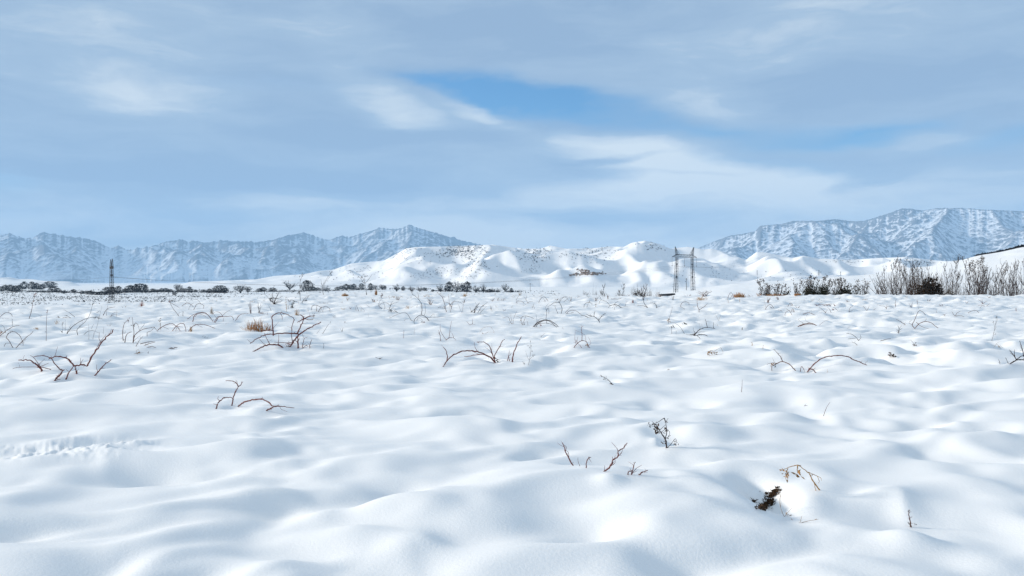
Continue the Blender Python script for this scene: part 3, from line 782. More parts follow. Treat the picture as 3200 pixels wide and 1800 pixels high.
    plant('a5', 'bramble', 'tangled low hoop of brown canes over pale grass stalks', B, [
        ('e', 2, [(185,1050),(190,985),(250,948),(320,955),(440,1000)]), ('r', 1.5, [(160,1070),(180,1000),(130,965),(80,955)]), ('r', 1.6, [(230,1080),(260,1000),(285,950)]), ('r', 1.4, [(320,1140),(310,1070),(290,1050)]),
        ('r', 2, [(210,1130),(195,1060),(180,1045)]), ('r', 1.5, [(240,1130),(250,1090),(270,1060)]), ('r', 1.7, [(20,1105),(30,1000),(95,860)])], 'brown', ((205,1105,24,'tan'), (240,1110,18,'leaf')), BR, short='the tangled low hoop')
    plant('a4', 'bramble', 'bramble with one tall S-curved cane rising from a snow-capped arch with a red leaf', B, [
        ('e', 2.8, [(910,1050),(862,990),(810,950),(745,930),(690,955),(645,985),(615,1018)]), ('b', 2.4, [(745,930),(762,860),(765,760),(750,700),(700,620),(640,560),(580,520),(550,460),(530,370)]),
        ('r', 2, [(550,1038),(510,970),(460,900),(390,885),(300,905),(210,945),(112,998)]), ('b', 1.7, [(872,982),(960,975),(1100,970),(1248,968)]), ('b', 1.1, [(930,970),(1005,905),(1008,990)]),
        ('b', 1.3, [(812,938),(835,850),(825,740),(810,690)]), ('r', 1.3, [(622,1102),(590,1060),(555,1030)]), ('r', 1.4, [(655,1040),(690,985),(750,962)]), ('r', 1.2, [(780,1090),(755,1010),(700,1000),(670,1040)]), ('b', 1.1, [(118,990),(120,945)]), ('r', 1, [(400,1052),(440,1015),(510,1005)])],
        'dark', ((782,1100,40,'redleaf'), (750,1065,22,'leaf')), BR, short='the S-curved bramble')
    plant('a4', 'bramble', 'spindly bramble of two curved forks and two tall slanting stems', B, [
        ('r', 2.2, [(1360,805),(1340,735),(1280,680),(1210,663)]), ('b', 1.7, [(1342,730),(1380,670),(1438,632)]), ('b', 1.7, [(1358,780),(1380,700),(1420,665),(1500,665),(1600,718)]),
        ('r', 2.2, [(1256,868),(1215,700),(1180,590),(1140,540),(1060,472)]), ('r', 1.3, [(1336,872),(1310,640),(1290,512)]), ('b', 1.2, [(1185,600),(1165,520)]), ('r', 1, [(1560,882),(1500,730),(1480,700)]), ('r', 1, [(1575,882),(1600,700),(1640,660)])], 'brown', (), BR, short='the spindly two-fork bramble')
    plant('a4', 'dead_shrub', 'dark leaning dead shrub of thick stubby stems near the spindly two-fork bramble', 'shrub', [
        ('r', 3.4, [(1812,886),(1840,780),(1880,730),(1925,678)]), ('r', 3, [(1745,880),(1800,830),(1850,790),(1890,775)]), ('r', 2, [(1885,890),(1950,780),(2000,740),(2080,672)]), ('r', 1.8, [(1825,884),(1860,800),(1850,750)]),
        ('r', 1.3, [(1930,885),(2000,820),(2060,750)]), ('b', 1.4, [(1950,780),(2000,720)]), ('r', 1.2, [(1760,870),(1720,760)])], 'dark', ((1870,770,26,'leaf'), (1995,740,18,'leaf'), (1770,870,26,'leaf')), 'dead shrubs in the snow', 'stem', 'the dark leaning dead shrub')
    plant('a4', 'bramble', 'bare upright pronged bramble like a trident above a low curved cane', B, [
        ('r', 2.2, [(1245,1442),(1262,1420),(1310,1390),(1400,1390),(1450,1445)]), ('b', 2.2, [(1308,1390),(1320,1290),(1332,1200),(1356,1058)]), ('b', 1.7, [(1248,1428),(1160,1300),(1130,1200),(1138,1110)]),
        ('b', 1.6, [(1402,1388),(1385,1330),(1368,1290)]), ('r', 2.2, [(1142,1448),(1122,1312),(1100,1235)]), ('b', 1.3, [(1120,1320),(1095,1280)])], 'red', (), BR, short='the trident bramble')
    plant('a4', 'bramble', 'small three-pronged red twig beyond the trident bramble', B, [
        ('r', 1.8, [(1722,1135),(1780,1110),(1840,1128)]), ('b', 1.7, [(1780,1110),(1778,1060),(1781,1002)]), ('b', 1.7, [(1722,1130),(1690,1090),(1656,1058)])], 'red', (), BR, short='the small three-pronged twig')
    plant('a4', 'weed_stalk', 'pale wiry hoop of weed stalk over a bright snow mound', W, [
        ('e', 1.2, [(1925,1295),(1980,1200),(2080,1165),(2160,1180),(2232,1312)]), ('r', 1, [(2030,1310),(2100,1275),(2215,1280)]), ('b', 1, [(2080,1290),(2100,1250)])], 'pale', ((1985,1295,18,'tan'), (2228,1310,16,'tan')), 'dead weeds', 'stalk', 'the pale wiry hoop', False)
    plant('a4', 'bramble', 'single hooked brown cane with a drooping tip beside the tangled low hoop', B, [
        ('r', 1.8, [(2580,1112),(2540,1060),(2515,990),(2465,968),(2385,998)]), ('r', 1.3, [(2505,1120),(2540,1080)])], 'brown', (), BR, short='the hooked brown cane')
    plant('a4', 'dead_shrub', 'black twiggy dead shrub with a leaf cluster low at its base', 'shrub', [
        ('r', 2.2, [(95,864),(130,740),(150,690),(180,655)]), ('b', 1.8, [(130,738),(60,690),(0,672)]), ('b', 1.6, [(135,735),(200,690),(292,668)]), ('r', 1.5, [(120,868),(160,800),(200,770)]),
        ('r', 1.2, [(180,880),(210,830),(260,820)]), ('r', 1.5, [(0,820),(15,760),(-30,640)]), ('r', 1.2, [(210,885),(240,840)])], 'dark', ((150,845,44,'hedge'), (235,865,30,'grey')), 'dead shrubs in the snow', 'stem', 'the black twiggy dead shrub')
    plant('D', 'bramble', 'bramble swept over in a long curve with a fringe of fine twigs', B, [
        ('e', 3.6, [(300,390),(370,362),(440,356),(510,395),(560,440),(620,500),(652,525)]), ('b', 2.2, [(320,385),(400,366),(480,372),(540,420),(600,480)]), ('r', 3.2, [(622,585),(625,520),(650,480),(690,440),(750,415),(838,418)]),
        ('r', 3, [(600,582),(560,520),(520,442)]), ('e', 2.6, [(372,602),(440,560),(520,530),(600,530),(680,540),(757,572)]), ('b', 1.3, [(440,560),(345,550)]), ('b', 1.2, [(500,535),(490,590)]),
        ('b', 1.2, [(370,362),(305,320),(330,300)]), ('b', 1.2, [(440,356),(380,330),(375,300)]), ('b', 1.2, [(500,390),(560,340),(610,320)]), ('b', 1.2, [(540,420),(480,470),(470,500)]), ('b', 1.2, [(420,400),(375,410),(370,440)]),
        ('b', 1.2, [(590,470),(640,440),(600,410)]), ('b', 1.2, [(600,480),(520,470)]), ('b', 1.2, [(560,440),(620,430)])], 'brown', ((485,488,26,'redleaf'), (440,445,18,'tan')), BR, short='the swept-over fringed bramble')
    plant('D', 'bramble', 'low bramble hoop with one tall shoot and dry yellow bits at its foot', B, [
        ('e', 4, [(275,832),(230,780),(190,755),(145,742),(90,760),(40,788)]), ('b', 3.4, [(147,742),(130,700),(110,670),(58,616)]), ('b', 2.2, [(90,758),(30,755),(-10,770)])], 'brown', ((40,770,24,'tan'), (75,788,16,'olive')), BR, short='the low hoop with a tall shoot')
    plant('D', 'bramble', 'wide single rainbow-shaped cane beside the low hoop with a tall shoot', B, [
        ('e', 4.6, [(390,850),(430,800),(500,735),(580,695),(660,682),(740,680),(800,690),(860,720),(920,745),(995,777)]), ('r', 4, [(482,852),(455,825),(430,812),(405,832)]), ('r', 2.4, [(326,842),(335,790),(355,810),(374,848)])], 'red', (), BR, short='the rainbow-shaped cane')
    plant('D', 'bramble', 'two overlapping thin hoops with a taller hook leaning over them', B, [
        ('e', 2.8, [(1480,408),(1520,360),(1580,338),(1640,352),(1722,412)]), ('r', 2.8, [(1475,405),(1452,370),(1485,300),(1510,240),(1545,230),(1588,276)]), ('b', 2, [(1490,345),(1550,390),(1638,414)]),
        ('r', 2.4, [(1378,368),(1330,335),(1285,313)]), ('b', 1.6, [(1455,372),(1420,350),(1450,322)]), ('b', 1.5, [(1575,338),(1595,308)])], 'brown', (), BR, short='the overlapping thin hoops')
    plant('D', 'bramble', 'thick dark bramble cut off by the frame with several upright spurs', B, [
        ('e', 5, [(2432,764),(2480,735),(2520,722),(2600,730),(2680,800)]), ('b', 4, [(2500,726),(2540,690),(2600,670)]), ('b', 4, [(2500,722),(2460,660),(2428,622)]), ('b', 3, [(2482,690),(2478,622)]),
        ('b', 4, [(2576,690),(2555,600),(2533,533)]), ('r', 2.4, [(2335,765),(2322,715)]), ('r', 2.4, [(2418,760),(2390,700)])], 'dark', (), BR, short='the thick dark bramble at the frame')
    plant('D', 'dead_weed', 'clump of brown dead leaves in a bright snow pocket', W, [('r', 3, [(1260,692),(1240,672),(1222,655)]), ('r', 2, [(1275,690),(1262,670)])], 'dark', ((1235,675,34,'leaf'), (1255,682,30,'leaf'), (1280,686,24,'leaf')), 'dead weeds', 'stem', 'the leaf clump in the snow pocket')
    plant('D', 'dead_weed', 'single curled brown leaf stalk beyond the leaf clump in the snow pocket', W, [('r', 2, [(1490,583),(1465,555),(1435,522)])], 'dark', ((1478,570,22,'leaf'),), 'dead weeds', 'stem', 'the curled leaf stalk')
    plant('D', 'dead_weed', 'dark stubby multi-stemmed weed before the overlapping thin hoops', W, [('r', 2.4, [(1312,455),(1318,420),(1308,375)]), ('r', 2, [(1312,450),(1290,438)]), ('b', 2, [(1318,425),(1352,402)]), ('b', 1.8, [(1316,432),(1290,420)]), ('b', 1.6, [(1320,410),(1345,380)])], 'dark', ((1318,435,14,'leaf'),), 'dead weeds', 'stem', 'the dark stubby weed')
    plant('D', 'weed_stalk', 'tall feathery pale weed standing alone toward the frame edge', W, [('r', 1.5, [(2252,532),(2275,440),(2290,360),(2305,265)]), ('b', 1, [(2285,400),(2262,330)]), ('b', 1, [(2290,370),(2315,300)]), ('b', 1, [(2278,430),(2300,380)])], 'grey',
        [(2295,300,10,'grey'), (2270,340,9,'grey'), (2305,290,9,'grey'), (2285,460,10,'grey')], 'dead weeds', 'stalk', 'the feathery pale weed')
    plant('D', 'weed_stalk', 'drooping pale spray of fine weed below the feathery pale weed', W, [('r', 1.1, [(2270,605),(2300,560),(2330,540)]), ('r', 1.1, [(2340,605),(2310,570),(2290,560)]), ('r', 1, [(2360,600),(2330,570)])], 'pale', ((2330,590,14,'pale'),), 'dead weeds', 'stalk', 'the drooping pale spray')
    plant('E', 'bare_twig', 'bare twig with a bent pointed top, first of the row on the snow lip', 'twig', [('r', 4, [(610,660),(570,580),(540,520),(520,460),(505,428)]), ('b', 2, [(572,575),(565,525),(540,505)]), ('b', 2, [(540,512),(545,470),(515,455)])], 'red', (), 'twigs along the snow lip', 'stem', 'the bent-topped twig')
    plant('E', 'bare_twig', 'hair-thin short twig between two thicker twigs on the snow lip', 'twig', [('r', 1.6, [(684,666),(665,620),(664,578)])], 'brown', (), 'twigs along the snow lip', 'stem', 'the hair-thin twig', False)
    plant('E', 'bare_twig', 'small twig with a pinkish forked tip on the snow lip', 'twig', [('r', 3.4, [(745,684),(750,625),(772,582),(797,573)]), ('b', 1.6, [(772,582),(785,605),(800,628)])], 'red', ((775,580,10,'redleaf'),), 'twigs along the snow lip', 'stem', 'the fork-tipped small twig')
    plant('E', 'bare_twig', 'tallest thorny branching twig on the snow lip, leaning over', 'twig', [('r', 5, [(925,718),(990,665),(1015,605),(1060,570),(1070,520),(1120,480),(1158,428)]), ('b', 2, [(1070,520),(1050,480),(1002,425)]), ('b', 2, [(1015,605),(1010,568)]),
        ('b', 2.4, [(1060,572),(1100,530),(1118,482)]), ('b', 1.6, [(1028,600),(1042,555)]), ('b', 2, [(930,712),(933,660)]), ('b', 2.2, [(990,665),(1030,640),(1042,600)])], 'red', (), 'twigs along the snow lip', 'stem', 'the tallest thorny twig')
    plant('E', 'bare_twig', 'forked pair of short twigs beside a lone slanting stub on the snow lip', 'twig', [('r', 4, [(1203,752),(1215,700),(1236,628)]), ('b', 2, [(1212,735),(1250,690),(1308,655)]), ('r', 4, [(1164,752),(1175,725),(1195,715),(1202,746)]), ('r', 4, [(1274,754),(1320,725),(1368,705)])], 'red', ((1236,632,10,'leaf'),), 'twigs along the snow lip', 'stem', 'the forked pair of twigs')
    plant('E', 'dead_weed', 'upright dark dead weed with curled black leaves and seed heads', W, [('r', 4.5, [(1558,482),(1545,400),(1500,330),(1465,270),(1440,240)]), ('b', 3, [(1545,392),(1555,320),(1552,250),(1530,180)]), ('b', 2.2, [(1530,180),(1480,215),(1450,235)]), ('b', 2.2, [(1450,250),(1405,212)]),
        ('b', 2, [(1488,300),(1545,250)]), ('b', 2, [(1532,182),(1550,215),(1572,183)]), ('r', 2.2, [(1566,480),(1610,430),(1645,388),(1657,430)]), ('b', 1.6, [(1440,262),(1410,262),(1380,248)]), ('b', 1.6, [(1550,290),(1587,325),(1577,375)]), ('b', 1.8, [(1500,325),(1555,285)])],
        'dark', [(1447,250,42,'leaf'), (1460,290,36,'leaf'), (1450,318,34,'leaf'), (1478,325,26,'leaf'), (1556,292,30,'leaf'), (1578,374,24,'leaf'), (1533,420,28,'leaf'), (1657,428,30,'leaf'), (1380,250,24,'grey'), (1525,335,16,'grey'), (1548,215,16,'leaf')], 'dead weeds', 'stem', 'the upright dark dead weed', False)
    plant('G', 'dead_weed', 'drooping dry weed with tan leaves hanging over the dark snow hole', W, [('r', 4.2, [(1162,584),(1110,510),(1075,450),(1040,400),(945,332)]), ('b', 3, [(945,332),(900,340),(830,365),(762,390)]), ('b', 4, [(945,335),(940,365),(940,402)]), ('b', 2.4, [(845,368),(825,420),(848,465)]),
        ('b', 2.2, [(828,420),(822,460),(836,505)]), ('b', 2.2, [(1040,402),(1120,435),(1172,460),(1182,490)]), ('b', 1.7, [(1140,445),(1160,495),(1148,518)]), ('r', 2, [(1125,590),(1115,545),(1105,500)])], 'straw', [(940,410,58,'tan'), (790,385,34,'tan'), (825,410,32,'tan'), (835,450,34,'tan'), (1090,430,14,'leaf'), (1075,440,10,'leaf'), (965,345,18,'tan')], 'dead weeds', 'stem', 'the drooping dry weed', False)
    plant('G', 'weed_stalk', 'hair-thin pale weed arching down in front of the dark snow hole', W, [('e', 1.6, [(808,852),(780,790),(760,700),(772,625)]), ('r', 1.5, [(812,852),(850,800),(912,742)]), ('b', 1.4, [(830,825),(880,842)])], 'pale', ((830,822,16,'tan'), (868,835,12,'tan')), 'dead weeds', 'stalk', 'the hair-thin arching weed', False)
    plant('G', 'weed_stalk', 'tiny two-armed pale sprig lying near the hair-thin arching weed', W, [('r', 2, [(965,915),(975,880),(988,842)]), ('r', 2, [(968,916),(1050,895),(1152,878)])], 'pale', ((880,875,14,'tan'), (1130,880,10,'tan')), 'dead weeds', 'stalk', 'the two-armed pale sprig', False)
    plant('G', 'dead_weed', 'lone upright weed stub with a dark pointed tip near the frame corner', W, [('r', 4, [(2085,958),(2075,900),(2066,850),(2060,785)]), ('b', 2, [(2070,870),(2095,850)])], 'brown', ((2068,920,22,'leaf'), (2060,800,16,'leaf'), (2080,945,18,'leaf'), (2122,930,16,'leaf')), 'dead weeds', 'stem', 'the lone weed stub', False)
    plant('C', 'dead_weed', 'fallen curled weed stalk lying in a bright snow hollow', W, [('r', 3, [(1012,972),(975,930),(940,908),(888,880)]), ('b', 1.6, [(940,908),(955,890)]), ('b', 1.6, [(975,930),(930,925)])], 'dark', ((1002,965,20,'leaf'), (925,912,14,'grey'), (895,885,12,'grey')), 'dead weeds', 'stem', 'the fallen curled weed')
    plant('C', 'bare_twig', 'single straight upright twig standing alone on open snow', 'twig', [('r', 2.2, [(2309,1048),(2314,990),(2318,922)])], 'brown', (), 'lone twigs', 'stem', 'the lone upright twig', False)
    plant('D', 'bare_twig', 'single slanting twig at the end of a bright snow hollow', 'twig', [('r', 2.2, [(558,1288),(590,1200),(624,1148)])], 'brown', ((378,1174,14,'leaf'),), 'lone twigs', 'stem', 'the slanting twig in the hollow', False)
    plant('a1', 'reed', 'tall leaning reed with a red-brown plume before the far scrub', 'reed', [('r', 2.2, [(590,1003),(640,820),(660,680),(690,560),(705,530)])], 'brown', [(710,520,26,'redleaf'), (725,495,26,'redleaf'), (690,570,16,'tan'), (680,660,18,'tan'), (665,740,12,'tan'), (615,1010,20,'tan')], 'reeds', 'stalk', 'the tall plumed reed', False)
    plant('a1', 'reed', 'thin straight reed with a small brown head, nearer than the tall plumed reed', 'reed', [('r', 1.7, [(930,1448),(932,1150),(944,900),(966,808)])], 'brown', [(945,870,20,'redleaf'), (955,840,16,'redleaf'), (912,1265,12,'leaf')], 'reeds', 'stalk', 'the thin straight reed', False)
    plant('a1', 'bramble', 'wide thicket of long slanting grey canes and fine upright stems', B, [('r', 3, [(1345,1314),(1450,1170),(1600,1070),(1750,1000),(1900,975),(2055,1000)]), ('r', 2.4, [(1562,1325),(1548,1230),(1600,1170),(1700,1080),(1780,970),(1830,850),(1862,718)]), ('r', 1.7, [(1340,1312),(1380,1220),(1432,1128)]),
        ('r', 2, [(1690,1318),(1760,1262),(1860,1245),(1985,1288)]), ('r', 1.3, [(1790,1420),(1788,1280),(1784,1120)]), ('r', 1.3, [(1868,1408),(1900,1280),(1940,1200),(2000,960),(2052,745)]), ('b', 1.6, [(1945,885),(1990,855),(2010,848)]), ('r', 1.8, [(1500,968),(1390,880),(1275,822)]),
        ('r', 1.3, [(1540,1245),(1440,1242),(1380,1270)]), ('r', 1.2, [(1250,1290),(1262,1190),(1255,1100)]), ('r', 1.2, [(1310,1250),(1315,1020)]), ('r', 1.4, [(1840,1205),(1885,1120)]), ('r', 1.2, [(2075,1300),(2090,1165)]), ('b', 1.2, [(1600,1170),(1750,1185)]), ('b', 1.2, [(1900,975),(1950,960),(2000,965)])],
        'grey', ((1980,995,26,'leaf'), (1900,1000,22,'leaf'), (1270,1095,24,'leaf'), (1250,1260,30,'hedge')), BR, short='the wide slanting thicket')
    plant('a1', 'bramble', 'flat brown cane and dry stalk lying above the wide slanting thicket', B, [('r', 2.4, [(1340,982),(1240,992),(1150,962)]), ('r', 1.5, [(1420,985),(1330,940),(1290,950)])], 'brown', ((1180,968,24,'leaf'), (1330,940,14,'olive')), BR, short='the flat brown cane')
    plant('a1', 'bramble', 'two thin overlapping curved canes rising behind the wide slanting thicket', B, [('r', 2.4, [(2080,925),(2130,840),(2200,785),(2325,768)]), ('r', 1.5, [(2235,945),(2290,885),(2380,872)]), ('r', 1.4, [(2215,968),(2290,925),(2420,945)]), ('r', 1.2, [(2140,940),(2150,830),(2175,715)])], 'brown', (), BR, short='the two thin curved canes')
    plant('a1', 'bramble', 'small high hoop of cane at the frame edge in the far part of the field', B, [('e', 2.2, [(-20,995),(80,900),(160,883),(215,905),(245,950)]), ('r', 1.6, [(90,1008),(200,1000),(330,1010)])], 'brown', (), BR, short='the small high hoop')
    plant('a1', 'bramble', 'straight slanting cane with orange bits at its foot by the frame edge', B, [('r', 3, [(5,1345),(120,1250),(260,1165),(395,1138)]), ('r', 1.4, [(110,1290),(80,1170),(0,1110)])], 'brown', ((5,1290,60,'orange'),), BR, short='the straight slanting cane')
    plant('A', 'bramble', 'round bramble hoop meeting a forked slanting cane in a V', B, [('e', 2.6, [(130,600),(90,530),(65,500),(85,455),(140,440),(190,470),(220,520),(230,545)]), ('r', 3, [(162,602),(200,560),(250,510),(310,460),(335,435)]), ('r', 2, [(42,588),(60,555),(100,560)]), ('b', 1.6, [(215,550),(265,515)])], 'brown', (), BR, short='the hoop and fork in a V')
    plant('A', 'bramble', 'upright group of curved canes with knobbly tops and a long bowed branch', B, [('r', 2.8, [(1240,528),(1235,430),(1250,360),(1290,320)]), ('r', 3.2, [(1255,545),(1275,470),(1300,448),(1328,440)]), ('r', 3.2, [(1340,550),(1355,480),(1400,435),(1460,410),(1552,393)]), ('r', 2.8, [(1338,548),(1347,460),(1340,380),(1330,290)]),
        ('b', 2, [(1345,370),(1368,352),(1388,372),(1400,420)]), ('b', 1.8, [(1402,425),(1430,395),(1458,358)]), ('b', 2, [(1552,393),(1580,430)]), ('r', 2, [(1480,445),(1520,430),(1552,395)]), ('b', 1.6, [(1290,320),(1295,350)])], 'brown', ((1345,378,20,'leaf'), (1290,325,16,'redleaf')), BR, short='the knobbly upright group')
    plant('A', 'bramble', 'two low overlapping arches of cane with hanging twigs', B, [('e', 2.8, [(1580,434),(1640,385),(1720,358),(1760,375),(1795,402)]), ('e', 2.8, [(1735,432),(1780,375),(1830,355),(1860,380),(1872,437)]), ('r', 1.7, [(1812,434),(1800,405),(1785,388)]), ('r', 1.6, [(1770,430),(1775,400),(1782,385)]), ('b', 1.8, [(1640,388),(1700,415)]), ('b', 1.8, [(1790,388),(1840,392)])], 'red', (), BR, short='the two low overlapping arches')
    plant('A', 'bramble', 'long shallow bow of red cane beside the two low overlapping arches', B, [('e', 2.6, [(1900,434),(1940,385),(2000,365),(2080,375),(2165,408)]), ('b', 1.5, [(1985,370),(2040,400)]), ('r', 1.4, [(1925,430),(1912,380)])], 'red', (), BR, short='the long shallow bow')
    plant('A', 'bramble', 'large double arch of red cane behind the long shallow bow', B, [('e', 3, [(1940,338),(1960,275),(2020,245),(2080,260),(2142,332)]), ('e', 2, [(1885,312),(1960,262),(2060,255),(2125,305)]), ('b', 1.5, [(1965,290),(1990,262),(2040,270),(2100,310)])], 'red', (), BR, short='the large double arch')
    plant('A', 'bramble', 'fan of bent red canes touching the large double arch', B, [('r', 3, [(2165,347),(2200,295),(2260,290),(2330,285),(2352,327)]), ('r', 2.4, [(2155,342),(2190,290),(2235,288)]), ('b', 2, [(2240,288),(2215,250),(2170,240),(2130,270)]), ('b', 1.6, [(2237,282),(2280,240),(2338,213)]), ('r', 1.3, [(2245,335),(2250,300)])], 'red', (), BR, short='the fan of bent canes')
    plant('A', 'bramble', 'lone quarter-circle cane next to the orange straw tuft', B, [('r', 2.2, [(2368,328),(2410,275),(2450,258),(2500,258)])], 'red', (), BR, short='the quarter-circle cane')
    plant('A', 'bramble', 'thin wavering stem ending in a fork with a red tuft on top', B, [('r', 2, [(1795,278),(1760,230),(1730,190),(1710,140),(1700,108)]), ('b', 1.7, [(1715,148),(1760,170),(1812,207)]), ('b', 1.5, [(1795,262),(1812,245)])], 'brown', ((1712,135,14,'redleaf'),), BR, short='the wavering red-topped stem')
    plant('A', 'bramble', 'pair of thin half-hoops with a small fork close to the crest of the field', B, [('e', 2, [(1830,182),(1880,150),(1920,165),(1955,205)]), ('e', 2, [(1950,217),(1980,165),(2020,160),(2050,178),(2045,207)]), ('r', 1.5, [(1900,216),(1915,175),(1950,148)]), ('b', 1.3, [(2020,160),(1990,120),(1940,112)])], 'brown', (), BR, short='the pair of thin half-hoops')
    plant('A', 'bramble', 'flat canes lying almost on the snow with one short upright twig', B, [('r', 2.4, [(1370,587),(1400,530),(1440,484)]), ('r', 3, [(1415,562),(1520,540),(1668,543)]), ('r', 3, [(1450,577),(1500,560),(1560,545)]), ('r', 3, [(1480,597),(1530,590),(1572,602)])], 'brown', (), BR, short='the flat canes on the snow')
    plant('A', 'fallen_stick', 'short thick stick lying flat by itself on smooth snow', 'stick', [('r', 4.5, [(1703,609),(1740,604),(1782,595)])], 'brown', (), 'lone twigs', 'stem', 'the flat short stick', False)
    plant('a3', 'dead_shrub', 'black leaning dead shrub with a thick tangle of stems in the far field', 'shrub', [('r', 2.8, [(355,694),(300,640),(268,598),(330,588),(395,592)]), ('r', 3, [(372,692),(400,600),(440,520),(482,428)]), ('r', 2.2, [(342,688),(330,560),(345,450),(366,335)]), ('r', 2, [(385,692),(460,662),(545,628)]), ('r', 1.6, [(305,665),(250,590),(180,508)]),
        ('r', 2, [(360,690),(320,650),(290,610)]), ('r', 2, [(365,690),(380,610),(420,560),(470,470)]), ('r', 1.6, [(380,692),(440,640),(510,610)]), ('r', 1.8, [(350,690),(345,620),(300,560),(320,500)]), ('b', 1.6, [(400,600),(470,590),(510,560)]), ('b', 1.8, [(300,595),(280,640),(300,660)]), ('r', 1.5, [(390,694),(440,690),(510,660)])], 'dark', ((300,600,34,'hedge'), (370,600,30,'hedge')), 'dead shrubs in the snow', 'stem', 'the black leaning dead shrub')
    plant('a3', 'bramble', 'dark tangle of thin canes with pale seed stems by the black leaning dead shrub', B, [('r', 1.7, [(850,665),(760,640),(700,610)]), ('r', 1.8, [(700,790),(720,700),(750,660)]), ('r', 1.6, [(930,690),(960,620),(1020,560),(1120,510)]), ('r', 1.8, [(940,650),(1000,630),(1060,560)]), ('r', 1.5, [(650,800),(660,740),(720,700)]), ('r', 1.4, [(905,690),(940,650),(1000,600),(1070,545)])], 'dark', ((1000,635,26,'hedge'), (735,755,34,'leaf'), (800,580,20,'leaf')), BR, short='the dark tangle')
    plant('a3', 'sapling', 'slender young sapling with one dark seed head before the snow hills', 'sapling', [('r', 1.8, [(890,640),(885,450),(890,250),(925,160),(952,108)]), ('b', 1, [(890,240),(880,150)]), ('b', 1, [(888,380),(960,330)])], 'grey', ((945,108,26,'leaf'), (925,140,18,'leaf'), (878,152,14,'leaf'), (880,450,30,'hedge'), (870,500,30,'hedge')), 'young saplings on the field', 'stem', 'the single-headed sapling', False)
    plant('a3', 'sapling', 'young sapling forking into a bundle of twigs with a dark leafy tip', 'sapling', [('r', 2.4, [(1352,518),(1345,400),(1335,335)]), ('b', 1.5, [(1338,345),(1380,270),(1440,170),(1510,85)]), ('b', 1.4, [(1345,370),(1420,235),(1522,115)]), ('b', 1.3, [(1333,335),(1315,270),(1305,208)]), ('b', 1.1, [(1336,340),(1300,280)]), ('b', 1, [(1350,320),(1380,200)])], 'grey', ((1500,92,28,'leaf'), (1520,62,26,'leaf'), (1450,150,14,'leaf'), (1522,130,12,'leaf')), 'young saplings on the field', 'stem', 'the leafy-tipped sapling', False)
    plant('a3', 'sapling', 'young sapling with a spreading bare crown and scattered dark leaves', 'sapling', [('r', 2.8, [(2226,518),(2212,400),(2190,292)]), ('b', 1.8, [(2190,292),(2150,260),(2095,180),(2050,152)]), ('b', 1.8, [(2190,292),(2170,220),(2120,145)]), ('b', 1.7, [(2195,292),(2260,220),(2342,105)]), ('b', 1.2, [(2180,280),(2120,250),(2080,250)]), ('b', 1.2, [(2230,255),(2290,190)]), ('b', 1.2, [(2170,225),(2205,158)])],
        'grey', [(2130,160,26,'leaf'), (2200,155,22,'leaf'), (2060,152,20,'leaf'), (2172,222,24,'leaf'), (2120,180,14,'leaf'), (2080,250,12,'leaf'), (2300,230,10,'leaf')], 'young saplings on the field', 'stem', 'the spreading sapling', False)
    plant('a3', 'bramble', 'pair of drooping arches of brown cane with hanging ends in the far field', B, [('e', 2, [(1120,834),(1130,750),(1200,730),(1300,772),(1310,800)]), ('e', 2.2, [(1258,854),(1300,790),(1360,765),(1420,765),(1488,803)]), ('r', 1.3, [(1340,865),(1355,800),(1375,770)]), ('r', 1.3, [(1215,840),(1220,780)]), ('r', 1.2, [(1050,855),(1045,760)])], 'brown', (), BR, short='the drooping cane pair')
    plant('a3', 'bramble', 'straight thin slanting weed cane with a feathered tip near the tall crossing bramble', B, [('r', 1.8, [(1335,1310),(1400,1210),(1450,1130),(1512,1080)]), ('r', 1.4, [(1225,1302),(1290,1215)]), ('b', 1, [(1495,1090),(1498,1050)])], 'grey', (), BR, short='the straight feather-tipped cane')
    plant('a3', 'bramble', 'thin forked cane leaning from the snow near the black twiggy dead shrub', B, [('r', 1.7, [(2530,800),(2470,740),(2490,650),(2560,580)]), ('b', 1.4, [(2475,735),(2540,690),(2590,670)]), ('r', 1, [(2280,765),(2200,710)])], 'brown', ((2400,640,30,'tan'),), BR, short='the thin forked cane')
    plant('a3', 'bare_twig', 'two short dark prongs on smooth snow, far from other brambles', 'twig', [('r', 1.8, [(2065,848),(2040,790),(2015,738)]), ('r', 1.6, [(2020,845),(1995,755)]), ('r', 1.4, [(2110,850),(2122,800)]), ('r', 1, [(2190,852),(2095,750)])], 'brown', (), 'lone twigs', 'stem', 'the two short prongs', False)
    plant('C', 'bramble', 'neat V of two thin canes behind the pale stalks at the snow hollow', B, [('r', 2.4, [(1882,242),(1880,215),(1865,170),(1862,128)]), ('b', 2.2, [(1883,218),(1930,190),(1968,158)]), ('b', 1.2, [(1925,192),(1955,185)])], 'brown', (), BR, short='the neat V of canes')
    plant('C', 'bramble', 'thin semicircular hoop just beside the neat V of canes', B, [('e', 1.9, [(1693,187),(1710,150),(1745,138),(1782,152)]), ('r', 1.5, [(1740,215),(1715,198),(1690,190)])], 'brown', (), BR, short='the semicircular hoop')
    plant('C', 'bramble', 'low dark hooked bramble with a tall thin tip beyond the wide Y-shaped bramble', B, [('r', 2.2, [(1368,200),(1320,180),(1258,178)]), ('r', 2.2, [(1370,200),(1335,160),(1315,110),(1320,80)]), ('b', 1.6, [(1335,160),(1322,130)])], 'dark', (), BR, short='the low dark hooked bramble')
    plant('C', 'bramble', 'short hunched cane next to the low dark hooked bramble', B, [('r', 2.2, [(1455,202),(1450,170),(1425,152),(1385,152)]), ('b', 1.6, [(1455,195),(1490,185)]), ('b', 1, [(1430,155),(1440,135)])], 'dark', (), BR, short='the short hunched cane')
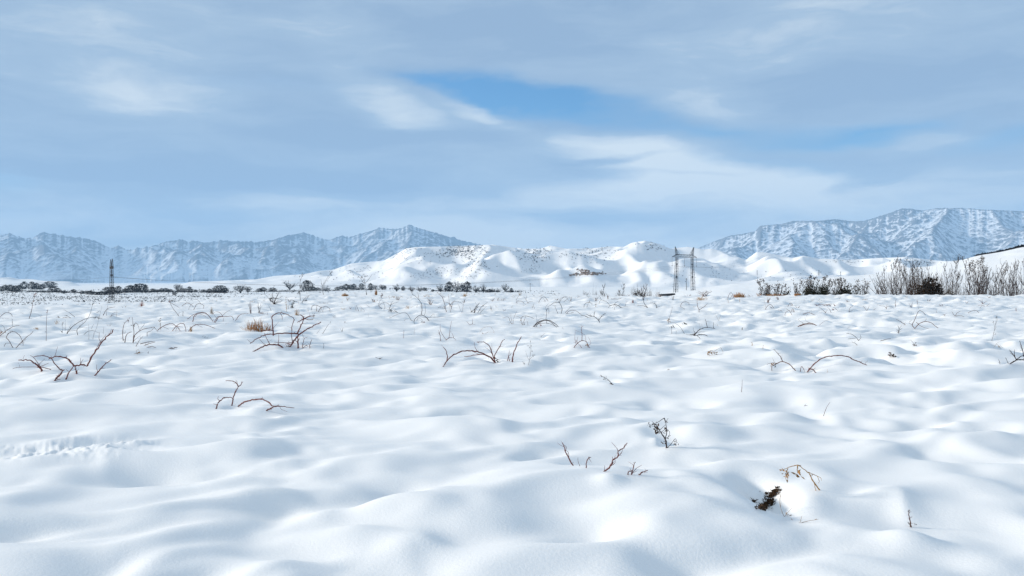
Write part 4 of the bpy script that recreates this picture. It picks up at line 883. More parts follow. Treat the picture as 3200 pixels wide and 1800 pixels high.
    plant('C', 'bramble', 'small double-hooped dark cane behind the sprawling spider-like bramble', B, [('e', 1.7, [(724,193),(730,165),(762,145),(805,155)]), ('r', 1.5, [(752,195),(765,160),(768,140)])], 'dark', (), BR, short='the small double hoop')
    plant('D', 'bramble', 'crossed thin canes forming a low tent', B, [('e', 2, [(102,220),(170,240),(242,272)]), ('r', 1.7, [(240,270),(215,230),(178,205)]), ('r', 1.7, [(170,270),(185,240),(225,222)])], 'brown', (), BR, short='the low tent of canes')
    plant('D', 'bramble', 'shallow single hoop with a dangling twig below the low tent of canes', B, [('e', 2.2, [(350,263),(400,250),(440,258),(494,283)]), ('r', 1.2, [(385,285),(400,262)])], 'brown', (), BR, short='the shallow single hoop')
    plant('D', 'bramble', 'low splayed bramble with three thin arms on open snow', B, [('r', 2, [(1880,287),(1865,262),(1845,236)]), ('r', 2, [(1882,287),(1900,255),(1935,232)]), ('r', 2, [(1884,286),(1930,275),(1978,291)])], 'brown', (), BR, short='the low three-armed bramble')
    plant('D', 'bramble', 'shallow looped cane beyond the low three-armed bramble', B, [('e', 1.8, [(2012,250),(2060,228),(2100,230),(2122,252)]), ('r', 1.4, [(2120,240),(2090,250),(2060,255)])], 'brown', (), BR, short='the shallow looped cane')
    plant('D', 'bramble', 'loose spray of thin twigs with a red bud in the mid field', B, [('r', 1.8, [(585,252),(545,215),(515,192)]), ('r', 1.6, [(635,247),(620,215),(595,190)]), ('r', 1.6, [(700,225),(670,200),(650,195)]), ('r', 1.4, [(575,250),(600,215)])], 'brown', ((655,213,14,'redleaf'),), BR, short='the loose spray with a red bud')
    plant('D', 'bramble', 'small bent twig shaped like a check mark', B, [('r', 2, [(815,238),(822,205),(855,180)]), ('r', 1.7, [(815,236),(840,230),(860,215)])], 'brown', (), BR, short='the check-mark twig')
    plant('D', 'bramble', 'small leaning twig pair beside a fan of stubs in the mid field', B, [('r', 1.8, [(995,226),(975,205),(958,180)]), ('r', 1.6, [(998,226),(1010,200),(1020,175)]), ('r', 1.6, [(1060,222),(1075,212),(1090,208)])], 'brown', (), BR, short='the leaning twig pair')
    plant('D', 'bramble', 'wiry low bramble with long flat arms in the far part of the field', B, [('r', 1.7, [(1190,212),(1195,190),(1240,188),(1270,205)]), ('r', 1.5, [(1192,210),(1170,185),(1095,170)]), ('r', 1.4, [(1192,205),(1200,160)]), ('r', 1.6, [(1285,185),(1285,120)])], 'brown', (), BR, short='the wiry low bramble')
    plant('D', 'bramble', 'low twiggy rosette of red-brown canes close to the far edge of the field', B, [('r', 1.7, [(2160,158),(2140,130),(2115,118)]), ('r', 1.6, [(2162,158),(2185,140),(2210,130)]), ('r', 1.6, [(2160,158),(2155,115)]), ('r', 1.6, [(2200,180),(2215,170),(2232,155)]), ('r', 1.6, [(2180,182),(2140,172),(2110,178)])], 'red', (), BR, short='the twiggy rosette')
    plant('D', 'bare_twig', 'short straight stick leaning over beyond the swept-over fringed bramble', 'twig', [('r', 2.4, [(1128,532),(1180,520),(1238,507)])], 'brown', (), 'lone twigs', 'stem', 'the leaning straight stick', False)
    plant('D', 'bare_twig', 'kinked twig with a forked end beside the swept-over fringed bramble', 'twig', [('r', 2.6, [(912,532),(900,512),(850,470),(788,456)]), ('b', 1.8, [(915,525),(935,500),(928,470)]), ('r', 1.8, [(803,514),(850,508),(905,512)]), ('r', 2.2, [(898,574),(875,555),(843,545)])], 'dark', (), 'lone twigs', 'stem', 'the kinked forked twig')
    plant('C', 'dead_weed', 'low dry tan weed bunch half buried on smooth snow', W, [('r', 1.6, [(1985,680),(1990,650),(2000,628)]), ('r', 1.6, [(2045,670),(2030,640),(2100,598)]), ('b', 1.3, [(2100,600),(2122,640),(2118,685)]), ('r', 1.4, [(2055,672),(2050,640)])], 'pale', ((1985,660,32,'tan'), (2050,650,22,'tan'), (2000,640,18,'tan')), 'dead weeds', 'stem', 'the tan weed bunch')
    plant('A', 'dead_weed', 'tiny tan curled weed on the snow below the knobbly upright group', W, [('r', 2, [(1385,665),(1370,640),(1390,620),(1410,650)]), ('r', 1.6, [(1345,660),(1400,655),(1445,650)])], 'pale', ((1385,650,20,'tan'), (1490,648,10,'grey')), 'dead weeds', 'stem', 'the tiny tan curled weed')
    plant('B', 'dead_weed', 'tiny greyish leaf scrap in the middle of a bright snow hollow', W, [('r', 2, [(1245,712),(1220,705),(1200,695)]), ('b', 2, [(1240,710),(1270,700)])], 'grey', ((1258,708,16,'grey'),), 'dead weeds', 'stem', 'the grey leaf scrap')
# ------------------------------------------------------------------ small plants of the far field
USED = set()
def near_label(head, g, limit=16):
    """say which one it is by the already described plant closest to it"""
    order = sorted(LAND, key=lambda l: math.hypot((l[1] - g.x), (l[2] - g.y)) / max(6, g.y))
    for l in order:
        dx, dy = (g.x - l[1]), (g.y - l[2])
        rel = 'beyond' if dy > abs(dx) * 1.5 else ('in front of' if -dy > abs(dx) * 1.5 else 'beside')
        t = f'{head} {rel} {l[0]}'
        if t not in USED and len(t.split()) <= limit:
            USED.add(t); return t
    return head

SM = [  # px, py, height px, width px, type, material, adjective
 (905,942,10,20,'spray','brown','thin'), (1010,948,8,26,'mat','pale','pale'), (1085,938,10,18,'spray','pale','pale'), (1170,945,15,20,'spray','brown','rusty'), (1190,931,13,14,'weed','brown','leafy'),
 (1222,931,10,30,'mat','straw','sandy'), (1245,937,13,22,'spray','brown','loose'), (1335,927,12,22,'mat','straw','sandy'), (1309,931,18,5,'stick','brown','slanting'), (1452,926,9,18,'tuft','straw','small'),
 (1555,939,13,44,'mat','brown','woven'), (1345,953,24,24,'spray','brown','bushy'), (1378,962,8,28,'mat','grey','grey'), (1275,961,8,26,'mat','straw','straw-coloured'), (1301,960,9,6,'stick','dark','dark'),
 (1450,946,13,14,'spray','brown','sparse'), (1534,966,12,6,'fork','brown','tiny'), (1576,972,10,12,'fork','brown','small'),
 (1700,944,15,36,'arch','brown','small'), (1783,941,16,8,'fork','brown','upright'), (1842,946,9,10,'spray','pale','pale'), (1862,938,10,20,'spray','brown','short'), (1900,934,22,12,'spray','brown','tall'), (1926,936,7,40,'mat','brown','flat'),
 (1978,946,11,5,'tuft','redleaf','small reddish'), (1862,959,11,9,'weed','pale','pale'), (1662,963,14,8,'stick','brown','leaning'), (1672,965,11,8,'stick','brown','short'), (1740,938,8,16,'spray','brown','low'), (1960,925,8,24,'mat','brown','dark'), (1625,922,12,20,'spray','pale','feathery'),
 (2012,938,30,16,'spray','dark','tall'), (2102,936,22,12,'fork','brown','upright'), (2190,938,12,40,'tuft','straw','broad'), (2200,924,20,44,'spray','brown','wide'), (2285,932,16,24,'arch','brown','slim'), (2276,947,15,7,'weed','straw','tan'),
 (2311,943,9,6,'weed','straw','tiny'), (2345,926,7,16,'mat','brown','dull'), (2394,963,24,7,'stick','pale','tall pale'), (2230,923,12,26,'spray','brown','fine'), (2150,926,9,22,'mat','brown','reddish'), (2370,925,9,22,'spray','orange','rusty'),
 (2398,946,20,20,'spray','brown','spiky'), (2408,965,12,36,'arch','brown','low'), (2472,957,9,22,'arch','brown','slight'), (2432,937,13,22,'spray','brown','faint'), (2492,962,8,18,'fork','brown','small'), (2580,953,5,60,'mat','red','reddish trailing'), (2478,974,8,14,'arch','brown','tiny'),
 (2800,959,14,6,'stick','brown','straight'), (2846,959,16,14,'fork','brown','leaning'), (2868,951,13,7,'weed','brown','short'), (2871,966,11,4,'stick','grey','thin'), (2902,941,8,12,'spray','brown','low'), (2929,978,9,5,'stick','brown','short'), (2951,985,7,12,'fork','brown','low'),
 (3091,931,8,12,'fork','brown','faint'), (3175,971,9,7,'weed','red','reddish'), (2940,955,7,16,'mat','brown','sparse'), (3020,948,7,12,'fork','brown','thin'), (3060,962,6,12,'stick','grey','low'), (2650,944,7,16,'spray','brown','slight'), (2700,938,7,18,'mat','straw','sandy'),
 (143,938,28,9,'stick','dark','dark slanting'), (38,1016,20,7,'weed','grey','grey'), (116,1029,7,18,'tuft','straw','tiny'), (178,1011,14,18,'spray','straw','pale'), (365,990,22,3,'stick','pale','hair-thin'), (389,1042,10,8,'fork','grey','faint'),
 (443,957,18,12,'tuft','redleaf','red-tipped'), (460,936,9,4,'weed','dark','dark'), (572,987,15,4,'weed','dark','stubby dark'), (503,1032,36,16,'weed','pale','tall pale'), (596,1036,18,8,'tuft','straw','narrow'), (662,980,22,12,'tuft','pale','pale'), (785,979,36,18,'spray','brown','upright'), (790,944,10,14,'mat','straw','sandy'),
 (811,977,38,22,'spray','grey','wiry'), (848,969,15,12,'stick','brown','slanting'), (820,981,10,32,'mat','red','russet'), (896,975,46,14,'weed','straw','plumed'), (914,962,22,18,'weed','olive','dark leafy'), (990,972,15,6,'weed','pale','pale'), (1070,967,8,18,'mat','straw','sandy'), (1095,967,10,8,'fork','red','little red'),
 (1078,1009,7,5,'fork','dark','tiny dark'), (1068,1036,13,9,'fork','dark','small dark'), (1763,1029,7,8,'stick','brown','short'), (1684,1053,13,26,'stick','brown','low hooked'), (1261,1057,24,4,'weed','red','reed-like'), (1293,1045,18,4,'stick','pale','pale'), (1011,1089,15,4,'weed','grey','tiny grey'),
 (2351,1079,10,9,'weed','straw','tan'), (2384,1089,11,9,'weed','straw','pale'), (2319,1031,7,10,'weed','olive','low leafy'), (2342,1031,5,18,'stick','brown','flat'), (2587,1163,8,5,'weed','straw','tiny'), (1600,1005,22,6,'stick','brown','straight slanting'), (2089,1156,4,6,'tuft','leaf','tiny dark'),
 (928,985,20,16,'tuft','straw','pinkish'), (700,930,8,24,'mat','straw','faint'), (640,1055,9,20,'mat','grey','thin'), (980,990,16,9,'fork','grey','thin'), (950,1055,20,10,'stick','brown','thin upright'),
]
KIND = {'spray': ('dry_bramble', 'spray of brown twigs', 'twigs'), 'mat': ('dry_grass_patch', 'low patch of dry stalks', 'dry grass'), 'stick': ('bare_twig', 'single bare twig', 'twig'), 'fork': ('bare_twig', 'forked bare twig', 'twig'),
        'arch': ('dry_bramble', 'arched bramble cane', 'bramble'), 'tuft': ('grass_tuft', 'tuft of dry grass', 'grass tuft'), 'weed': ('weed_stalk', 'weed stalk', 'dead weed')}
def build_small():
    for px, py, h, w, typ, mat, adj in SM:
        g = ground(px, py)
        if g is None: continue
        if g.y > 140: g = at(px, py, 85); g.z = hz1(g.x, g.y)
        s = g.y / F; hh, ww = h * s, w * s; r = 1.0 * s * .5 * (1.2 if mat in ('dark', 'brown', 'red') else 1)
        b = MB(); Z = Vector((0, 0, 1))
        def stem(x, y, lean, hgt, curve=.3, rr=r):
            p0 = g + Vector((x, y, -.05)); t = p0 + Vector((lean[0], lean[1], hgt + .05)); m = p0.lerp(t, .55) + Vector((-lean[0], -lean[1], 0)) * curve * .5
            q = spline([p0, m, t], 4); b.tube(q, [rr * (1 - .6 * i / (len(q) - 1)) for i in range(len(q))], 4); return q
        if typ in ('spray',):
            for k in range(max(5, int(w / 3))):
                q = stem(random.gauss(0, ww * .1), random.gauss(0, ww * .15), (random.uniform(-.5, .5) * ww, random.uniform(-.3, .3) * ww), hh * random.uniform(.45, 1))
                if random.random() < .7:
                    e = q[5] + Vector((random.uniform(-.22, .22) * ww, 0, hh * random.uniform(.1, .3))); b.tube([q[5], e], [r * .7, r * .3], 4)
        elif typ == 'mat':
            for k in range(int(w / 2.2)):
                x = random.uniform(-.5, .5) * ww; q = stem(x, random.gauss(0, ww * .1), (random.gauss(0, .18) * ww, random.gauss(0, .1) * ww), hh * random.uniform(.2, .8), .8, r * .8)
        elif typ == 'stick':
            sg = random.choice((-1, 1)); q = stem(0, 0, (sg * ww * .8, .1 * ww), hh, .15)
        elif typ == 'fork':
            for sg in (-1, 1): stem(0, 0, (sg * ww * .5, random.uniform(-.2, .2) * ww), hh * random.uniform(.7, 1), .4)
            stem(sg * ww * .2, 0, (random.uniform(-.3, .3) * ww, 0), hh * .55)
        elif typ == 'arch':
            q = spline([g + Vector((-.5 * ww, 0, -.06)), g + Vector((-.25 * ww, 0, hh * .8)), g + Vector((.1 * ww, .1 * ww, hh)), g + Vector((.5 * ww, .15 * ww, -.1))], 5); b.tube(q, [r] * len(q), 5)
            stem(.2 * ww, 0, (-.3 * ww, 0), hh * .8); stem(-.1 * ww, .1, (.35 * ww, 0), hh * .6)
        elif typ == 'tuft':
            for k in range(int(16 + w)):
                stem(random.gauss(0, ww * .2), random.gauss(0, ww * .2), (random.gauss(0, .18) * ww, random.gauss(0, .18) * ww), hh * random.uniform(.4, 1), .4, r * .65)
        elif typ == 'weed':
            q = stem(0, 0, (random.uniform(-.4, .4) * ww, 0), hh, .2)
            for p in q[2:]:
                for _ in range(2):
                    b.leaf(p, max(ww * .35, 2.2 * s), max(ww * .16, 1.2 * s))
        nm, ph, cat = KIND[typ]
        o = b.build(nm, M[mat], None, g); o.location = g
        tag(o, near_label(adj + ' ' + ph, g), cat, 'small dry plants of the field')

def tuft(px, py, h, w, mat, mat2, name, label, cat, n=90):
    g = ground(px, py)
    if g.y > 140: g = at(px, py, 80); g.z = hz1(g.x, g.y)
    s = g.y / F; root = empty(name, g)
    for mt, cnt in ((mat, n), (mat2, n // 2)):
        b = MB()
        for k in range(cnt):
            x, y = random.uniform(-.45, .45) * w * s, random.gauss(0, .14) * w * s
            p0 = Vector((x, y, -.05)); hh = h * s * random.uniform(.35, 1.0) * (1 - .5 * abs(2 * x / (w * s)))
            t = Vector((x + random.gauss(0, .12) * w * s, y + random.gauss(0, .1) * w * s, hh)); m = p0.lerp(t, .6) + Vector((0, 0, hh * .1))
            q = spline([p0, m, t], 3); r = .55 * s * random.uniform(.7, 1.2)
            b.tube(q, [r * (1 - .7 * i / (len(q) - 1)) for i in range(len(q))], 4)
        b.build('foliage', M[mt], root)
    tag(root, label, cat, 'dry grass tufts')
    LAND.append((label if False else 'the ' + label.split(' standing')[0].split(' at ')[0].split(' close')[0], g.x, g.y))

def build_tufts():
    tuft(806, 1034, 46, 78, 'orange', 'straw', 'grass_tuft', 'bright orange straw tuft standing out of the snow', 'grass tuft', 110)
    tuft(1078, 926, 12, 22, 'straw', 'orange', 'grass_tuft', 'round straw hummock close to the far edge of the field', 'grass tuft', 60)
    tuft(2311, 928, 18, 36, 'orange', 'straw', 'grass_tuft', 'golden grass clump on the field edge beside the leafy bushes', 'grass tuft', 80)
    tuft(2468, 922, 13, 26, 'orange', 'orange', 'grass_tuft', 'dense rust-coloured grass mound under the small leafy bushes', 'grass tuft', 110)
    tuft(2492, 923, 8, 22, 'orange', 'straw', 'grass_tuft', 'thin rusty grass fringe at the foot of the broad leafy bush', 'grass tuft', 60)
    tuft(2425, 924, 7, 60, 'straw', 'red', 'grass_tuft', 'long low strip of brown grass along the field edge', 'grass tuft', 90)
    tuft(803, 922, 11, 14, 'orange', 'straw', 'grass_tuft', 'small orange grass spike near the far tree line', 'grass tuft', 40)
    tuft(1175, 921, 20, 7, 'orange', 'straw', 'grass_tuft', 'narrow upright orange plume of grass near the far tree line', 'grass tuft', 40)

def build_hole():
    g = ground(2398, 1578); s = g.y / F
    root = empty('dead_grass_clump', g)
    b = MB(); c = MB()
    for px, py, n, sp in ((2375, 1588, 5, 7), (2390, 1582, 9, 9), (2402, 1568, 10, 10), (2408, 1550, 8, 9), (2418, 1538, 5, 7), (2428, 1530, 3, 5), (2355, 1568, 2, 3)):
        for _ in range(int(n * 1.8)):
            q = ground(px + random.gauss(0, sp * .75), py + random.gauss(0, sp * .6))
            if q is None or abs(q.y - g.y) > 1.2: continue
            b.blob(q + Vector((0, 0, .002)), s * random.uniform(2.5, 6.5), 0, .8)
            for _k in range(3):
                d = Vector((random.gauss(0, 1), random.gauss(-.6, .6), random.uniform(.2, 1.2)))
                c.leaf(q + Vector((0, -.01, .004)), s * random.uniform(8, 20), s * random.uniform(1.5, 4), d)
    b.build('soil', M['soil'], root, g); c.build('foliage', M['leaf'], root, g, False)
    d = MB()
    for _ in range(60):
        q = ground(2398 + random.gauss(0, 13), 1572 + random.gauss(0, 13))
        if q is None or abs(q.y - g.y) > 1.2: continue
        d.leaf(q, s * random.uniform(6, 15), s * random.uniform(2, 5), Vector((random.gauss(0, 1), random.gauss(-.5, .6), random.uniform(.1, 1))))
    d.build('leaves', M['leaf'], root, g, False)
    tag(root, 'dark clump of dead grass and soil showing in the deep snow hole', 'grass clump')
    LAND.append(('the dark snow hole', g.x, g.y))

# ------------------------------------------------------------------ saplings and bushes along the field edge
def sapling(label, xb, xt, yt, spread, Y=108, leafy=0, stems=1, base_leaf=0, cat='tree', name='sapling', mat='twig', dens=1.0, group='bare saplings along the field edge'):
    s = Y / F; x0 = at(xb, 900, Y).x; zb = hz1(x0, Y); top = at(xt, yt, Y)
    h = top.z - zb; root = empty(name, (x0, Y, zb)); base = Vector((0, 0, -.1))
    tr = MB(); cr = MB(); lf = MB(); ends = []
    for k in range(stems):
        off = 0 if stems == 1 else (k / (stems - 1) - .5)
        hk = h * (1 if stems == 1 or k == stems // 2 else random.uniform(.7, 1.0))
        t = Vector(((top.x - x0) + off * spread * s * 1.2, random.uniform(-.3, .3), hk))
        m = base.lerp(t, .5) + Vector((random.gauss(0, .06) * h, random.gauss(0, .05) * h, 0)) - Vector((off * spread * s * .3, 0, 0))
        q = spline([base + Vector((off * .3, 0, 0)), m, t], 6); n = len(q)
        r0 = (.022 + .006 * h) * (1 if stems == 1 else .7)
        tr.tube(q, [r0 * (1 - .8 * i / (n - 1)) + .004 for i in range(n)], 5)
        nb = int(dens * (26 if stems == 1 else 17))
        for j in range(nb):
            i = random.randint(int(n * .15), n - 2); p = q[i]; f = i / n
            sg = random.choice((-1, 1)); L = h * random.uniform(.16, .38) * (1.15 - f)
            e = p + Vector((sg * L * random.uniform(.25, .5), random.uniform(-.35, .35) * L, L))
            mid = p.lerp(e, .5) + Vector((sg * L * .12, 0, -L * .05)); w = spline([p, mid, e], 3)
            cr.tube(w, [.019 * (1 - .5 * a / (len(w) - 1)) for a in range(len(w))], 4); ends.append(w[-1])
            for _ in range(3):
                a = random.choice(w[1:]); u = a + Vector((random.uniform(-.12, .12) * L, random.uniform(-.15, .15) * L, random.uniform(.15, .45) * L))
                cr.tube([a, u], [.012, .007], 3); ends.append(u)
        ends.append(t)
    tr.build('trunk', M[mat], root); cr.build('crown', M[mat], root)
    if leafy:
        hi = sorted(ends, key=lambda e: -e.z)[:max(6, len(ends) // 3)]
        for _ in range(int(leafy * 1.6)):
            p = random.choice(hi) + Vector((random.gauss(0, .1), random.gauss(0, .1), random.gauss(0, .12)))
            lf.leaf(p, random.uniform(.10, .2), random.uniform(.07, .13))
        lf.build('leaves', M['leaf'], root, None, False)
    if not base_leaf and name == 'sapling':
        bl = MB()
        for _ in range(int(30 + 8 * spread)):
            p = Vector((random.gauss(0, .5) * spread * s, random.gauss(0, .3), h * .3 * random.random() ** .8 + .05))
            if math.sin(p.x * 5 + p.z * 7) > -.1: bl.leaf(p, random.uniform(.08, .2), random.uniform(.05, .1))
        bl.build('undergrowth', M['leaf'], root, None, False)
    if base_leaf:
        bl = MB()
        for _ in range(base_leaf * 5):
            a = random.uniform(0, 1) ** .7
            p = Vector((random.gauss(0, .32) * spread * s * (1.1 - .4 * a), random.gauss(0, .25), h * (.08 + .62 * a * random.uniform(.4, 1))))
            bl.leaf(p, random.uniform(.10, .24), random.uniform(.05, .12), Vector((random.gauss(0, .6), random.gauss(0, .6), random.uniform(-.2, 1))))
        bl.build('foliage', M['olive'], root, None, False)
    tag(root, label, cat, group)

def shrub(label, xc, yt, width, Y, cat='shrub', name='dark_shrub', n=420, group=None, leafmat='darkleaf', yb=None):
    s = Y / F; x0 = at(xc, 900, Y).x; zb = hz1(x0, Y) if yb is None else at(xc, yb, Y).z
    h = at(xc, yt, Y).z - zb; R0 = width * s / 2; root = empty(name, (x0, Y, zb)); st = MB(); lf = MB()
    for k in range(n // 3):
        a = random.uniform(0, 2 * math.pi); f = random.uniform(.2, 1) ** .6
        e = Vector((math.cos(a) * R0 * f * 1.15, math.sin(a) * R0 * f * .8, h * (1.02 - .55 * f * f) * random.uniform(.6, 1.15)))
        q = spline([Vector((e.x * .15, e.y * .15, -.1)), Vector((e.x * .55, e.y * .55, e.z * .55)), e], 3)
        st.tube(q, [max(.008, .012 * s / .04) * (1 - .6 * i / (len(q) - 1)) for i in range(len(q))], 3)
        for _ in range(2):
            p = random.choice(q[1:]); u = p + Vector((random.gauss(0, .1) * R0, random.gauss(0, .1) * R0, random.uniform(.05, .2) * h)); st.tube([p, u], [.007 * s / .04, .003 * s / .04], 3)
    for k in range(n * 3):
        a = random.uniform(0, 2 * math.pi); f = math.sqrt(random.random()) * .85; c = random.random() ** 1.4
        if math.sin(a * 3 + c * 4) * math.sin(c * 9 + a) > .55: continue
        p = Vector((math.cos(a) * R0 * f * (1 - .35 * c), math.sin(a) * R0 * f * .7, h * .8 * c * (1.05 - .5 * f * f)))
        lf.leaf(p, R0 * random.uniform(.09, .2), R0 * random.uniform(.05, .1))
    st.build('stems', M['leaf' if leafmat in ('darkleaf', 'olive') else ('twig' if leafmat != 'hedge' else 'hedge')], root); lf.build('foliage', M[leafmat], root, None, False)
    tag(root, label, cat, group)

def build_edge():
    S = sapling
    S('fan-shaped sapling leaning outward at the open end of the tall sapling row', 2772, 2735, 852, 60, 112, 4, 5)
    S('slim sapling just inside the outermost fan-shaped sapling', 2782, 2762, 835, 26, 110, 5)
    S('sapling with dark leaf dots on top between two bare ones near the fan', 2797, 2796, 812, 30, 114, 26)
    S('tall twiggy sapling with a dense bare crown before the sunlit hill', 2812, 2815, 800, 40, 112, 14, 2)
    S('straight tall sapling with a few dark leaves and two trunks', 2829, 2828, 806, 34, 108, 22, 2)
    S('reddish multi-stemmed sapling next to the big dark bush', 2852, 2858, 822, 50, 110, 18, 4)
    S('bare sapling growing up behind the big dark bush', 2890, 2888, 820, 46, 118, 6, 4)
    S('thin bare sapling overtopping the big dark bush on its far side', 2925, 2922, 850, 40, 118, 0, 3)
    S('tall pale slender tree with a narrow feathery crown beside the big dark bush', 2972, 2976, 795, 36, 106, 12, 2, 0, 'tree', 'sapling', 'twig', 1.6)
    S('sapling carrying two loose clumps of dark leaves near its top', 3018, 3010, 806, 34, 106, 70)
    S('sapling topped by the largest cluster of dark leaves', 3046, 3048, 806, 34, 108, 150, 2)
    S('slender sapling beside the one with the largest leaf cluster', 3056, 3058, 812, 24, 110, 60)
    S('reddish slender sapling in the middle of the thin-stemmed group', 3069, 3070, 824, 26, 104, 8)
    S('bare upright sapling with a forked narrow crown in the thin-stemmed group', 3078, 3082, 826, 22, 112, 4)
    S('short thin sapling between the thin-stemmed group and the leaning pair', 3092, 3090, 856, 20, 106, 3)
    S('two-trunked sapling with a dark flat leaf clump halfway up', 3114, 3120, 818, 30, 106, 10, 2, 0, 'tree', 'sapling', 'twig', 1.1)
    S('sapling with a sparse leafy top next to the flat leaf clump', 3144, 3152, 808, 34, 108, 26, 2)
    S('twiggy sapling with pale stems near the frame edge', 3152, 3146, 822, 28, 104, 8)
    S('sapling leaning over a dark ragged bush near the frame edge', 3188, 3178, 818, 28, 108, 10)
    S('sapling standing partly outside the frame', 3202, 3202, 806, 30, 106, 16)
    S('small sapling outside the thin-stemmed group with a bent trunk', 3005, 3000, 845, 18, 112, 6)
    S('thin bare sapling filling the gap behind the outermost fan', 2758, 2752, 858, 40, 120, 0, 3)
    S('pale twiggy sapling standing behind the sapling with dark leaf dots', 2803, 2806, 818, 44, 122, 8, 4)
    S('brownish many-stemmed sapling filling the middle of the first dense clump', 2840, 2842, 814, 56, 116, 16, 5)
    S('bushy bare sapling leaning against the big dark bush', 2868, 2872, 838, 50, 114, 10, 5)
    S('low bare sapling between the pale slender tree and the two leafy-clump saplings', 2992, 2990, 852, 28, 114, 4, 3)
    S('low bare sapling hugging the sapling with loose leaf clumps', 3030, 3028, 850, 26, 116, 4, 3)
    S('twiggy sapling just behind the largest leaf cluster', 3062, 3062, 832, 36, 118, 10, 4)
    S('pale many-stemmed sapling behind the reddish slender sapling', 3084, 3086, 838, 34, 118, 4, 4)
    S('pale bare sapling between the flat leaf clump and the sparse leafy top', 3130, 3132, 832, 34, 116, 4, 4)
    S('bushy pale sapling behind the sapling leaning over the ragged bush', 3168, 3166, 830, 40, 118, 8, 4)
    g2 = 'small leafy bushes along the field edge'
    B = dict(cat='bush', name='leafy_bush', group=g2)
    S('leafy bush with a scattered brown top at the tall pylon end of the bush row', 2390, 2386, 874, 40, 92, 70, 5, 30, **B)
    S('thin dark bush beside the first leafy bush from the tall pylon', 2405, 2404, 892, 14, 94, 12, 2, 50, **B)
    S('short ragged bush between two taller bushes, speckled with leaves', 2429, 2430, 886, 26, 92, 40, 4, 30, **B)
    S('blackish two-pronged bush above the rust-coloured grass mound', 2458, 2455, 890, 22, 92, 24, 3, 70, **B)
    S('sparse pale bush standing behind the rust-coloured grass mound', 2492, 2490, 884, 20, 94, 12, 4, 6, **B)
    S('broad olive leafy bush, fullest of the small bush row', 2533, 2530, 862, 52, 92, 90, 6, 300, **B)
    S('dark green leafy bush with a tall brown tip beside the fullest bush', 2573, 2582, 864, 40, 92, 60, 5, 230, **B)
    S('sparse tall bush with leaves only along its top', 2608, 2606, 866, 32, 94, 60, 3, 10, **B)
    S('wide domed olive bush at the sapling end of the bush row', 2640, 2638, 872, 60, 92, 60, 6, 260, **B)
    S('narrow feathery bush standing apart beside the wide domed bush', 2679, 2678, 876, 18, 94, 26, 3, 16, **B)
    S('narrow feathery bush closest to the tall sapling row', 2707, 2706, 876, 18, 94, 22, 3, 8, **B)
    shrub('big dark rounded bush in the middle of the sapling row', 2905, 843, 118, 100, n=900)
    shrub('low spreading dark bush attached to the pale slender tree', 2968, 884, 60, 102, n=300, leafmat='olive')
    shrub('low ragged black bush at the foot of the leaning sapling', 3186, 893, 44, 102, n=160)
    shrub('dark flat clump hanging on the two-trunked sapling', 3116, 896, 26, 103, n=60, name='dark_clump')
    shrub('small black bush in the gap beside the thin-stemmed group', 3070, 908, 24, 100, n=70)
    g3 = 'dark bushes on the field crest by the pylon'
    shrub('low dark bush, farthest of the crest bushes from the tall pylon', 1832, 902, 38, 95, n=200, group=g3, leafmat='hedge', name='crest_bush')
    shrub('spiky reddish bush beside the low dark crest bush', 1858, 896, 22, 95, n=90, group=g3, leafmat='darkleaf', name='crest_bush')
    shrub('flat greyish bush behind the small white snow hump', 1940, 906, 34, 93, n=120, group=g3, leafmat='hedge', name='crest_bush')
    shrub('largest dark brown bush on the field crest near the tall pylon', 1994, 892, 54, 89, n=320, group=g3, leafmat='darkleaf', name='crest_bush')
    shrub('dark pointed bush between the largest crest bush and the tall pylon', 2028, 898, 28, 88, n=120, group=g3, leafmat='darkleaf', name='crest_bush')
    shrub('pale brown twiggy bush next to the dark shed below the pylon', 2056, 905, 28, 86, n=90, group=g3, leafmat='tan', name='crest_bush')
    S('bare thin crest sapling sticking up behind the largest crest bush', 1945, 1943, 885, 12, 95, 0, 2)
    S('bare leafless crest sapling between two crest bushes', 1885, 1884, 886, 10, 95, 0, 2)
    S('hair-thin crest sapling nearest the shed', 2012, 2014, 886, 14, 92, 0, 2)
    g = ground(2204, 892)
    shrub('round dark bush alone on the slope beside the tall pylon', 2206, 880, 34, g.y, n=260, leafmat='darkleaf', name='round_bush', yb=893.5)

